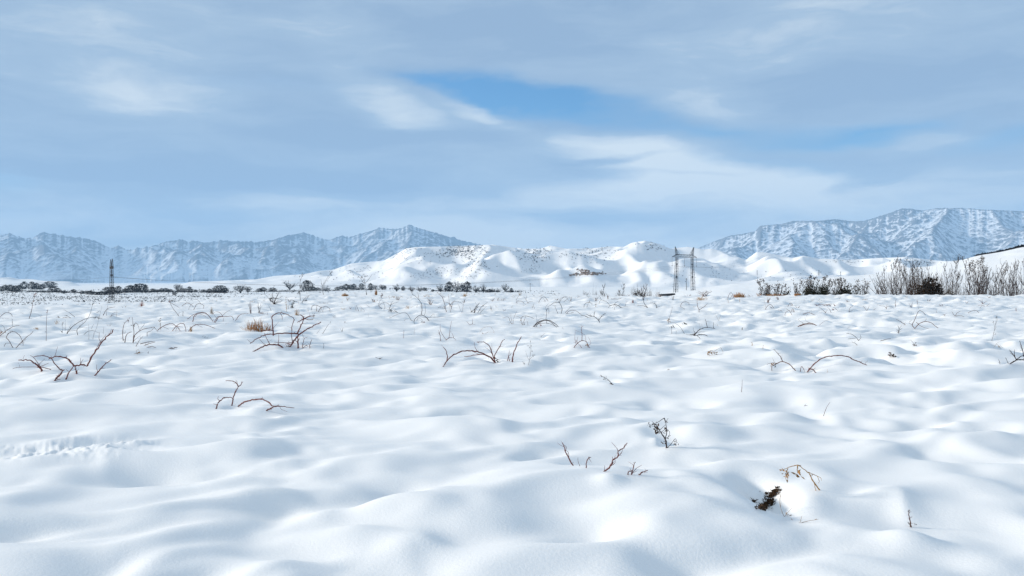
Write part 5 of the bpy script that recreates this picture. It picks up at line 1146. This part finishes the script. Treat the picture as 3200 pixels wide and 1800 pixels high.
# ------------------------------------------------------------------ far tree line
TL = [(3,909,12,12),(18,908,14,17),(32,909,14,17),(46,912,18,21),(60,908,20,21),(75,904,19,20),(100,905,21,23),(115,905,21,23),(130,905,16,14),(155,900,21,25),(165,913,14,22),(182,914,16,15),(200,916,10,16),(230,915,9,13),(258,918,8,13),(280,920,9,17),(300,922,10,17),(315,922,12,18),(335,921,18,20),(352,919,20,20),(370,917,18,17),(392,915,15,17),
 (408,914,22,25),(425,914,26,23),(440,913,22,21),(455,911,16,13),(478,912,9,15),(492,912,9,15),(505,912,9,13),(518,912,10,15),(530,912,10,14),(556,915,27,18),(575,912,11,17),(592,912,12,15),(612,913,9,13),(635,914,9,14),(655,915,11,14),(668,914,10,13),(688,915,23,27),(702,915,18,18),(752,916,25,27),(775,915,20,17),(545,921,6,9),
 (812,911,10,15),(823,911,10,13),(852,911,13,15),(905,906,19,23),(960,908,25,27),(978,908,11,17),(992,906,9,19),(1018,911,17,13),(1055,906,9,17),(1068,904,11,15),(1082,904,15,17),(1095,904,15,15),(1106,904,17,15),(1116,906,8,11),(1130,905,17,15),(1158,907,17,13),(1172,905,15,13),(1195,906,13,15),
 (1203,902,9,9),(1240,908,19,17),(1260,905,13,11),(1287,910,15,15),(1312,908,13,15),(1328,906,9,11),(1352,908,9,7),(1377,910,22,21),(1392,904,9,9),(1404,908,24,26),(1428,910,22,18),(1445,908,18,14),(1460,912,27,25),(1487,912,20,20),(1510,912,18,18),(1530,913,12,16),(1548,914,18,18),(1578,909,17,15),(1598,912,13,11)]
def tree_proto(kind, seed):
    """unit-sized tree: 1 high, 1 wide"""
    random.seed(seed); b = MB(); c = MB()
    if kind == 'bush':
        for k in range(7): 
            a = random.uniform(-.3, .3); b.tube([Vector((a * .3, 0, -.05)), Vector((a, random.uniform(-.2, .2), .5))], [.03, .012], 4)
        for k in range(800):
            a = random.uniform(0, 6.283); f = math.sqrt(random.random()); z = random.random()
            w = math.sqrt(max(0, 1 - (z * 1.6 - .6)**2)) if z > .375 else .8 + z * .5
            if math.sin(a * 2 + seed) * math.sin(z * 8 + seed * 2) > .6: continue
            c.leaf(Vector((math.cos(a) * .5 * f * w, math.sin(a) * .5 * f * w, .04 + .92 * z)), random.uniform(.05, .13), random.uniform(.04, .08))
    else:
        for k in range(13):
            a = random.uniform(0, 6.283); f = random.uniform(.25, 1); e = Vector((math.cos(a) * .5 * f, math.sin(a) * .5 * f, random.uniform(.55, 1.0) * math.sqrt(1 - f * f * .55)))
            q = spline([Vector((0, 0, -.05)), Vector((e.x * .18, e.y * .18, .16)), Vector((e.x * .6, e.y * .6, e.z * .6)), e], 3); n = len(q)
            b.tube(q, [.02 * (1 - .7 * i / n) for i in range(n)], 3)
            for _ in range(16):
                p = random.choice(q[4:]); d = Vector((random.gauss(0, .1), random.gauss(0, .1), random.uniform(-.02, .15))); c.tube([p, p + d], [.008, .004], 3)
                if random.random() < .5: c.tube([p + d * .6, p + d * .6 + Vector((random.gauss(0, .06), random.gauss(0, .06), random.uniform(-.02, .08)))], [.006, .004], 3)
        if kind == 'tree':
            for k in range(220):
                a = random.uniform(0, 6.283); f = math.sqrt(random.random()); c.leaf(Vector((math.cos(a) * .48 * f, math.sin(a) * .48 * f, .42 + .5 * random.random() * math.sqrt(1 - f * f * .7))), random.uniform(.04, .1), .05)
    return b, c
def ordinal(n): return ['first', 'second', 'third', 'fourth', 'fifth', 'sixth', 'seventh', 'eighth', 'ninth', 'tenth', 'eleventh', 'twelfth', 'thirteenth', 'fourteenth', 'fifteenth', 'sixteenth', 'seventeenth', 'eighteenth', 'nineteenth', 'twentieth', 'twenty-first', 'twenty-second', 'twenty-third'][n]
def build_treeline():
    protos = {}
    for kind in ('bush', 'tree', 'bare'):
        for v in range(3):
            b, c = tree_proto(kind, 50 + v * 7 + len(kind))
            root = empty('hedge_bush' if kind == 'bush' else 'hedge_tree', (0, 0, 0))
            b.build('trunk', M['hedge'], root); c.build('crown', M['hedge'], root, None, False)
            protos[kind, v] = root
    random.seed(5); first = set()
    marks = [(-1, 'the frame edge'), (347, 'the small pylon'), (1010, 'the leafy-tipped sapling'), (1620, 'the crest bushes')]
    TLs = sorted(TL)
    for i, (x, yb, h, w) in enumerate(TLs):
        yb += 3 if x > 1200 else 0; h *= random.uniform(.8, 1.3); w *= random.uniform(.85, 1.35)
        kind = 'bare' if (1360 < x and i % 3 != 1 and x not in (1392, 1445)) or x in (905, 1018, 1312, 1240) else ('tree' if x in (556, 752, 775, 1377, 1172, 1195, 1287) else 'bush')
        g = ground(x, yb)
        if g is None or g.y < 260 or g.y > 2400:
            Y = min(1700, 12.2 * F / max(6, yb - 880)); g = at(x, yb, Y); g.z = hz1(g.x, Y)
        s = g.y / F; key = (kind, i % 3)
        p = protos[key]
        if key in first:
            o = p.copy(); col.objects.link(o)
            for ch in p.children:
                q = ch.copy(); col.objects.link(q); q.parent = o
        else:
            o = p; first.add(key)
        o.location = g + Vector((0, 0, -.2)); k = random.uniform(.95, 1.15)
        o.scale = (w * s * (2.0 if kind == 'bare' else 1.4) * k, w * s * 1.3, h * s * (1.4 if kind == 'bare' else 1.12)); o.rotation_euler = (0, 0, random.uniform(0, 6.28))
        m = min(marks, key=lambda q: abs(q[0] - x)); side = x > m[0]
        between = [t for t in TLs if (m[0] < t[0] <= x if side else x <= t[0] < m[0])]
        n = len(between) - 1
        word = {'bush': 'dark bush', 'tree': 'dark tree', 'bare': 'bare grey tree'}[kind]
        size = 'tall' if h >= 18 else ('low' if h <= 10 else 'rounded')
        tail = '' if m[0] < 0 or m[0] > 1500 else (', tall-pylon side' if side else ', frame-edge side')
        tag(o, f'{size} {word} of the far tree line, {ordinal(n)} from {m[1]}{tail}', 'tree' if kind != 'bush' else 'bush', 'trees and bushes of the far tree line')
    for k, o in protos.items():
        if k not in first:
            for ch in list(o.children): bpy.data.objects.remove(ch)
            bpy.data.objects.remove(o)
    # low dark hedge bank under the trees
    for (xa, xb, ya, yb, lab) in ((690, 1345, 914, 904, 'thin dark hedge bank running under the far trees'), (1345, 1625, 908, 914, 'dark scrub bank under the bare grey trees'), (1590, 1800, 913, 917, 'low dark scrub strip along the crest before the crest bushes'), (230, 400, 916, 915, 'dark hedge strip behind the small pylon'), (-40, 225, 909, 914, 'dark hedge strip under the trees at the frame edge'), (400, 690, 913, 914, 'broken dark hedge strip between the small pylon and the snow foothills')):
        b = MB()
        for k in range(420):
            t = (k + random.random()) / 420
            if perlin(np.array([t * 23 + xa]), np.array([.5]), 99)[0] < -.08: continue
            x = xa + (xb - xa) * t; y = ya + (yb - ya) * t
            Y = 12.2 * F / (y - 880) if xa < 1500 else 150
            p = at(x, y, Y); p.z = hz1(p.x, p.y) + .1
            for _ in range(4): b.leaf(p + Vector((random.gauss(0, 2) * Y / 1000, random.gauss(0, 4), random.uniform(-.4, 1.4) * Y / 1000)), random.uniform(.6, 2.0) * Y / 1000, random.uniform(.6, 1.2) * Y / 1000)
        o = b.build('hedge_bank', M['hedge'], None, None, False); tag(o, lab, 'hedge')

# ------------------------------------------------------------------ loose scrub nobody could count
def clump(b, p, r, n=5):
    for _ in range(n):
        b.leaf(p + Vector((random.gauss(0, .3), random.gauss(0, .3), random.uniform(0, .5))) * r, r * random.uniform(.5, 1), r * random.uniform(.3, .6))
def build_scrub():
    random.seed(12); b = MB()
    for cx, cy, rx, ry, n, big in ((1290,800,80,30,70,1),(1130,850,90,30,60,1),(1440,788,80,26,330,1.15),(1490,830,50,28,90,1),(1400,850,70,22,70,.9),(1670,790,60,34,170,1.1),(1660,842,36,14,30,.9),(1850,792,90,24,150,1),(2040,775,40,14,40,1),(1320,862,50,16,60,.7),(1240,775,60,14,20,.9),(1000,870,120,16,16,.8),(2250,855,90,30,60,.8),(2500,860,120,24,50,.8),(2640,818,60,6,26,.9),(2860,822,70,8,70,1),(1480,865,60,12,30,.8),(2100,870,70,26,30,.8)):
        for _ in range(n):
            p = on_relief('foothills', cx + random.gauss(0, rx * .5), cy + random.gauss(0, ry * .5))
            if p: clump(b, p, big * random.uniform(3.0, 6.0) * p.length / 3300, 4)
    tag(b.build('hillside_scrub', M['hedge'], None, None, False), 'small dark scrub dots scattered over the snow foothills', kind='stuff')
    b = MB()
    n = 20000; Y = rng.uniform(230, 1150, n); px = rng.uniform(-1300, 1750, n); x = (px - 1600) / F * Y
    keep = (perlin(x / 60, Y / 45, 77) > -.3 + .35 * (px > 700)) & (rng.random(n) < np.where(px > 700, .55, 1))
    x, Y = x[keep], Y[keep]; z = H(x, Y)
    for i in range(len(x)):
        clump(b, Vector((x[i], Y[i], z[i] + .25)), random.uniform(.25, .6) * (1 + Y[i] / 600), 3)
    tag(b.build('valley_scrub', M['hedge'], None, None, False), 'fine dark scrub speckling the snowy valley floor', kind='stuff')
    b = MB()
    for _ in range(900):
        Y = 22 + 60 * random.random() ** .6; px = random.uniform(-150, 3350)
        if px > 2600 and random.random() < .55: continue
        ax = (px - 1600) / F; x = ax * Y
        if perlin(np.array([x / 7]), np.array([Y / 7]), 78)[0] < -.05: continue
        p = Vector((x, Y, hz1(x, Y) - .03)); h = random.uniform(.05, .22); s = Y / F
        for _k in range(random.randint(1, 3)):
            e = p + Vector((random.gauss(0, .5) * h, random.gauss(0, .3) * h, h * random.uniform(.6, 1.2)))
            b.tube([p, p.lerp(e, .5) + Vector((0, 0, h * .12)), e], [.42 * s, .36 * s, .2 * s], 3)
    tag(b.build('field_stubble', M['pale'], None, None, False), 'sparse pale grass stubble over the far part of the snow field', kind='stuff')
    # hedge along the crest of the near slope
    b = MB()
    for k in range(900):
        t = random.random(); px = 3050 + 260 * t; Y = (688 + random.uniform(-7, 4)) * math.cos(math.atan((px - 1600) / F))
        p = at(px, 850, Y); p.z = hz1(p.x, Y); clump(b, p + Vector((0, 0, .4)), random.uniform(1.2, 2.6) * (.5 + t), 5)
    tag(b.build('crest_hedge', M['hedge'], None, None, False), 'long black hedge along the top of the near snow slope', 'hedge')
    b = MB()
    for cx, cy, rx, n in ((1822, 846, 20, 26), (1850, 853, 34, 60), (1830, 858, 40, 60), (1870, 856, 22, 30), (1800, 860, 22, 22)):
        for _ in range(n):
            p = on_relief('foothills', cx + random.uniform(-rx, rx), cy + random.gauss(0, 1.6))
            if p: b.blob(p, random.uniform(1.2, 3.6), 0, .5)
    tag(b.build('earth_bank', M['bank'], None, None), 'bare brown earth bank exposed on the snow foothills', kind='structure')

# ------------------------------------------------------------------ pylons, cables, poles, shed
def bar(b, p, q, r): b.tube([p, q], [r, r], 4)
def lattice(b, p0, p1, w0, w1, n, r):
    """square lattice mast from p0 to p1"""
    d = (p1 - p0); a = Vector((1, 0, 0)); c = d.cross(a).normalized(); a = c.cross(d).normalized()
    def corner(t, k):
        w = (w0 + (w1 - w0) * t) * .5; sx, sy = ((-1, -1), (1, -1), (1, 1), (-1, 1))[k]
        return p0 + d * t + a * w * sx + c * w * sy
    for k in range(4): bar(b, corner(0, k), corner(1, k), r)
    for i in range(n):
        t0, t1 = i / n, (i + 1) / n
        for k in range(4):
            k2 = (k + 1) % 4
            bar(b, corner(t0, k), corner(t1, k2), r * .5) if i % 2 else bar(b, corner(t0, k2), corner(t1, k), r * .5)
            bar(b, corner(t1, k), corner(t1, k2), r * .6)
PY_SEP, PY_H, PY_ARM = 14.8, 21.5, 12.0
def build_pylons():
    r = .105
    root = empty('portal_pylon', (0, 0, 0))
    for sg in (-1, 1):
        b = MB(); lattice(b, Vector((sg * (PY_SEP / 2 + 1.1), 0, -1)), Vector((sg * PY_SEP / 2, 0, PY_H)), 2.0, 1.15, 12, r)
        for z in (9, 17): b.blob(Vector((sg * (PY_SEP / 2 + .5 - z * .03), 0, z)), .55)
        b.build('leg', M['steel'], root)
        b = MB(); x = sg * PY_SEP / 2
        lattice(b, Vector((x - sg * .2, 0, PY_H + .8)), Vector((x + sg * 1.6, 0, PY_H + 6.4)), 1.5, .25, 6, r * .9)
        bar(b, Vector((x - sg * 3.0, 0, PY_H + 1.4)), Vector((x + sg * 1.6, 0, PY_H + 6.4)), r * .8); b.build('horn', M['steel'], root)
    b = MB()
    xs = np.linspace(-PY_ARM, PY_ARM, 17)
    def top(x): return PY_H + 1.5 if abs(x) <= PY_SEP / 2 else PY_H + 1.5 * (PY_ARM - abs(x)) / (PY_ARM - PY_SEP / 2)
    for sy in (-.55, .55):
        bar(b, Vector((-PY_ARM, 0, PY_H)), Vector((-PY_SEP / 2, sy, PY_H - .05)), r); bar(b, Vector((PY_ARM, 0, PY_H)), Vector((PY_SEP / 2, sy, PY_H - .05)), r)
        bar(b, Vector((-PY_SEP / 2, sy, PY_H)), Vector((PY_SEP / 2, sy, PY_H)), r * 1.2); bar(b, Vector((-PY_SEP / 2, sy, PY_H + 1.5)), Vector((PY_SEP / 2, sy, PY_H + 1.5)), r * 1.2)
        for x in (-1, 1): bar(b, Vector((x * PY_ARM, 0, PY_H)), Vector((x * PY_SEP / 2, sy, PY_H + 1.5)), r)
        for i in range(16):
            z0, z1 = (PY_H, top(xs[i + 1])) if i % 2 else (top(xs[i]), PY_H)
            bar(b, Vector((xs[i], sy * (abs(xs[i]) < PY_ARM), z0)), Vector((xs[i + 1], sy * (abs(xs[i + 1]) < PY_ARM), z1)), r * .7)
    b.build('crossarm', M['steel'], root)
    tips = []
    for x in (-PY_ARM + .1, 0, PY_ARM - .1):
        b = MB(); L = 5.6; bar(b, Vector((x, 0, PY_H)), Vector((x, 0, PY_H - L)), .05)
        for k in range(12): 
            z = PY_H - .8 - k * .36; b.tube([Vector((x, 0, z + .08)), Vector((x, 0, z)), Vector((x, 0, z - .03))], [.05, .17, .05], 8)
        b.blob(Vector((x, 0, PY_H - L)), .3); b.build('insulator', M['glass'], root); tips.append(Vector((x, 0, PY_H - L)))
    c = at(2139, 902, 560)
    g2 = root.copy(); col.objects.link(g2)
    for ch in list(root.children):
        q = ch.copy(); col.objects.link(q); q.parent = g2
    def place(o, x, y, rot, sc, dz=0):
        o.location = (x, y, hz1(x, y) + dz); o.rotation_euler = (0, 0, rot); o.scale = (sc,) * 3
    place(root, c.x, c.y, R(38.6), 1.03, .3)
    l = at(349, 941, 535); place(g2, l.x, l.y, R(118.5), .93)
    tag(root, 'tall portal pylon with two lattice legs and a wide crossarm on the snow slope', 'pylon', 'power line pylons')
    tag(g2, 'dark pylon seen edge-on before the far tree line, its two masts close together', 'pylon', 'power line pylons')
    bpy.context.view_layer.update()
    def world(o, v): return o.matrix_world @ v
    def cable(p, q, sag, lab, grp):
        b = MB(); n = 28; pts = [p.lerp(q, i / n) - Vector((0, 0, sag * 4 * (i / n) * (1 - i / n))) for i in range(n + 1)]
        b.tube(pts, [.03] * (n + 1), 4); tag(b.build('power_cable', M['wire']), lab, 'cable', grp)
    for t in tips:
        a, d = world(g2, t), world(root, t)
        cable(a, d, 9, 'thin power cable sagging between the dark edge-on pylon and the tall portal pylon', 'cables between the pylons')
        e = a + Vector((-330, 60, 4)); cable(a, e, 8, 'thin power cable running from the dark edge-on pylon out of the frame', 'cables out of the frame')
        f = d + Vector((190, 420, 30)); cable(d, f, 9, 'thin power cable running from the tall portal pylon into the hills', 'cables into the hills')
    # poles on the valley floor
    pb = MB(); pb.tube([Vector((0, 0, -.5)), Vector((0, 0, 10))], [.22, .15], 6); ab = MB()
    for z in (8.6, 9.5): ab.tube([Vector((-1.3, 0, z)), Vector((1.3, 0, z))], [.11, .11], 4)
    pole = empty('utility_pole', (0, 0, 0)); pb.build('mast', M['wood'], pole); ab.build('crossarm', M['wood'], pole)
    spots = [(1657, 909, 1.0, 'utility pole standing in the valley before the far snow hills, two short crossarms'), (1847, 895, 1.0, 'utility pole below the brown earth bank'), (1526, 894, .9, 'utility pole below the scrubby white spur'), (1512, 904, 1.0, 'utility pole among the bare trees of the far tree line'), (1580, 897, .8, 'slim utility pole between the bare trees and the valley track'), (2145, 906, .9, 'short utility pole right behind the tall portal pylon')]
    for i, (x, y, sc, lab) in enumerate(spots):
        Y = 12.2 * F / (y - 880) if x < 2000 else 640
        o = pole if i == 0 else pole.copy()
        if i:
            col.objects.link(o)
            for ch in pole.children:
                q = ch.copy(); col.objects.link(q); q.parent = o
        p = at(x, y, Y); o.location = (p.x, Y, hz1(p.x, Y)); o.scale = (sc,) * 3; o.rotation_euler = (0, 0, i * .4)
        tag(o, lab, 'utility pole', 'utility poles in the valley')
    # tiny lattice towers in the hills
    tb = MB(); lattice(tb, Vector((0, 0, -2)), Vector((0, 0, 26)), 5, .6, 9, .22); tower = empty('lattice_tower', (0, 0, 0)); tb.build('mast', M['steel'], tower)
    tb = MB()
    for z, w in ((18, 4.5), (22, 3.4)): tb.tube([Vector((-w, 0, z)), Vector((0, 0, z + .8)), Vector((w, 0, z))], [.2, .3, .2], 4)
    tb.build('crossarm', M['steel'], tower)
    n = 0
    for x, y, lab in ((2366, 861, 'tiny lattice tower on the sunlit hills behind the leafy bush row'), (2559, 860, 'tiny lattice tower above the fullest leafy bush'), (2627, 864, 'tiny lattice tower above the wide domed bush')):
        p = on_relief('foothills', x, y) or at(x, y, 2300)
        o = tower if n == 0 else tower.copy()
        if n:
            col.objects.link(o)
            for ch in tower.children:
                q = ch.copy(); col.objects.link(q); q.parent = o
        k = p.length / 2600; o.location = p; o.scale = (.55 * k,) * 3; n += 1
        tag(o, lab, 'lattice tower', 'lattice towers in the hills')
    # low shed
    g = at(2088, 913.5, 470); g.z = hz1(g.x, g.y)
    root = empty('low_shed', g); b = MB()
    def box(b, x0, x1, y0, y1, z0, z1, dz=0):
        o = len(b.v); b.v += [Vector(v) for v in ((x0, y0, z0), (x1, y0, z0), (x1, y1, z0), (x0, y1, z0), (x0, y0, z1), (x1, y0, z1 + dz), (x1, y1, z1 + dz), (x0, y1, z1))]
        for f in ((0, 1, 5, 4), (1, 2, 6, 5), (2, 3, 7, 6), (3, 0, 4, 7), (4, 5, 6, 7), (3, 2, 1, 0)): b.f.append(tuple(o + i for i in f)); b.m.append(0)
    box(b, -3.6, 3.4, 0, 4, -1.5, .75, .45); b.build('wall', M['wall'], root, None, False)
    b = MB(); box(b, -4.0, 3.9, -.5, 4.4, .76, 1.05, .5); b.build('roof', M['roof'], root, None, False)
    root.rotation_euler = (0, 0, R(8)); tag(root, 'low dark shed dug into the snow slope below the tall portal pylon', 'shed')

build_tufts(); build_plants(); build_hole(); build_small(); print('plants', _t.time() - _t0)
build_edge(); build_treeline(); build_scrub(); build_pylons(); print('all', _t.time() - _t0)
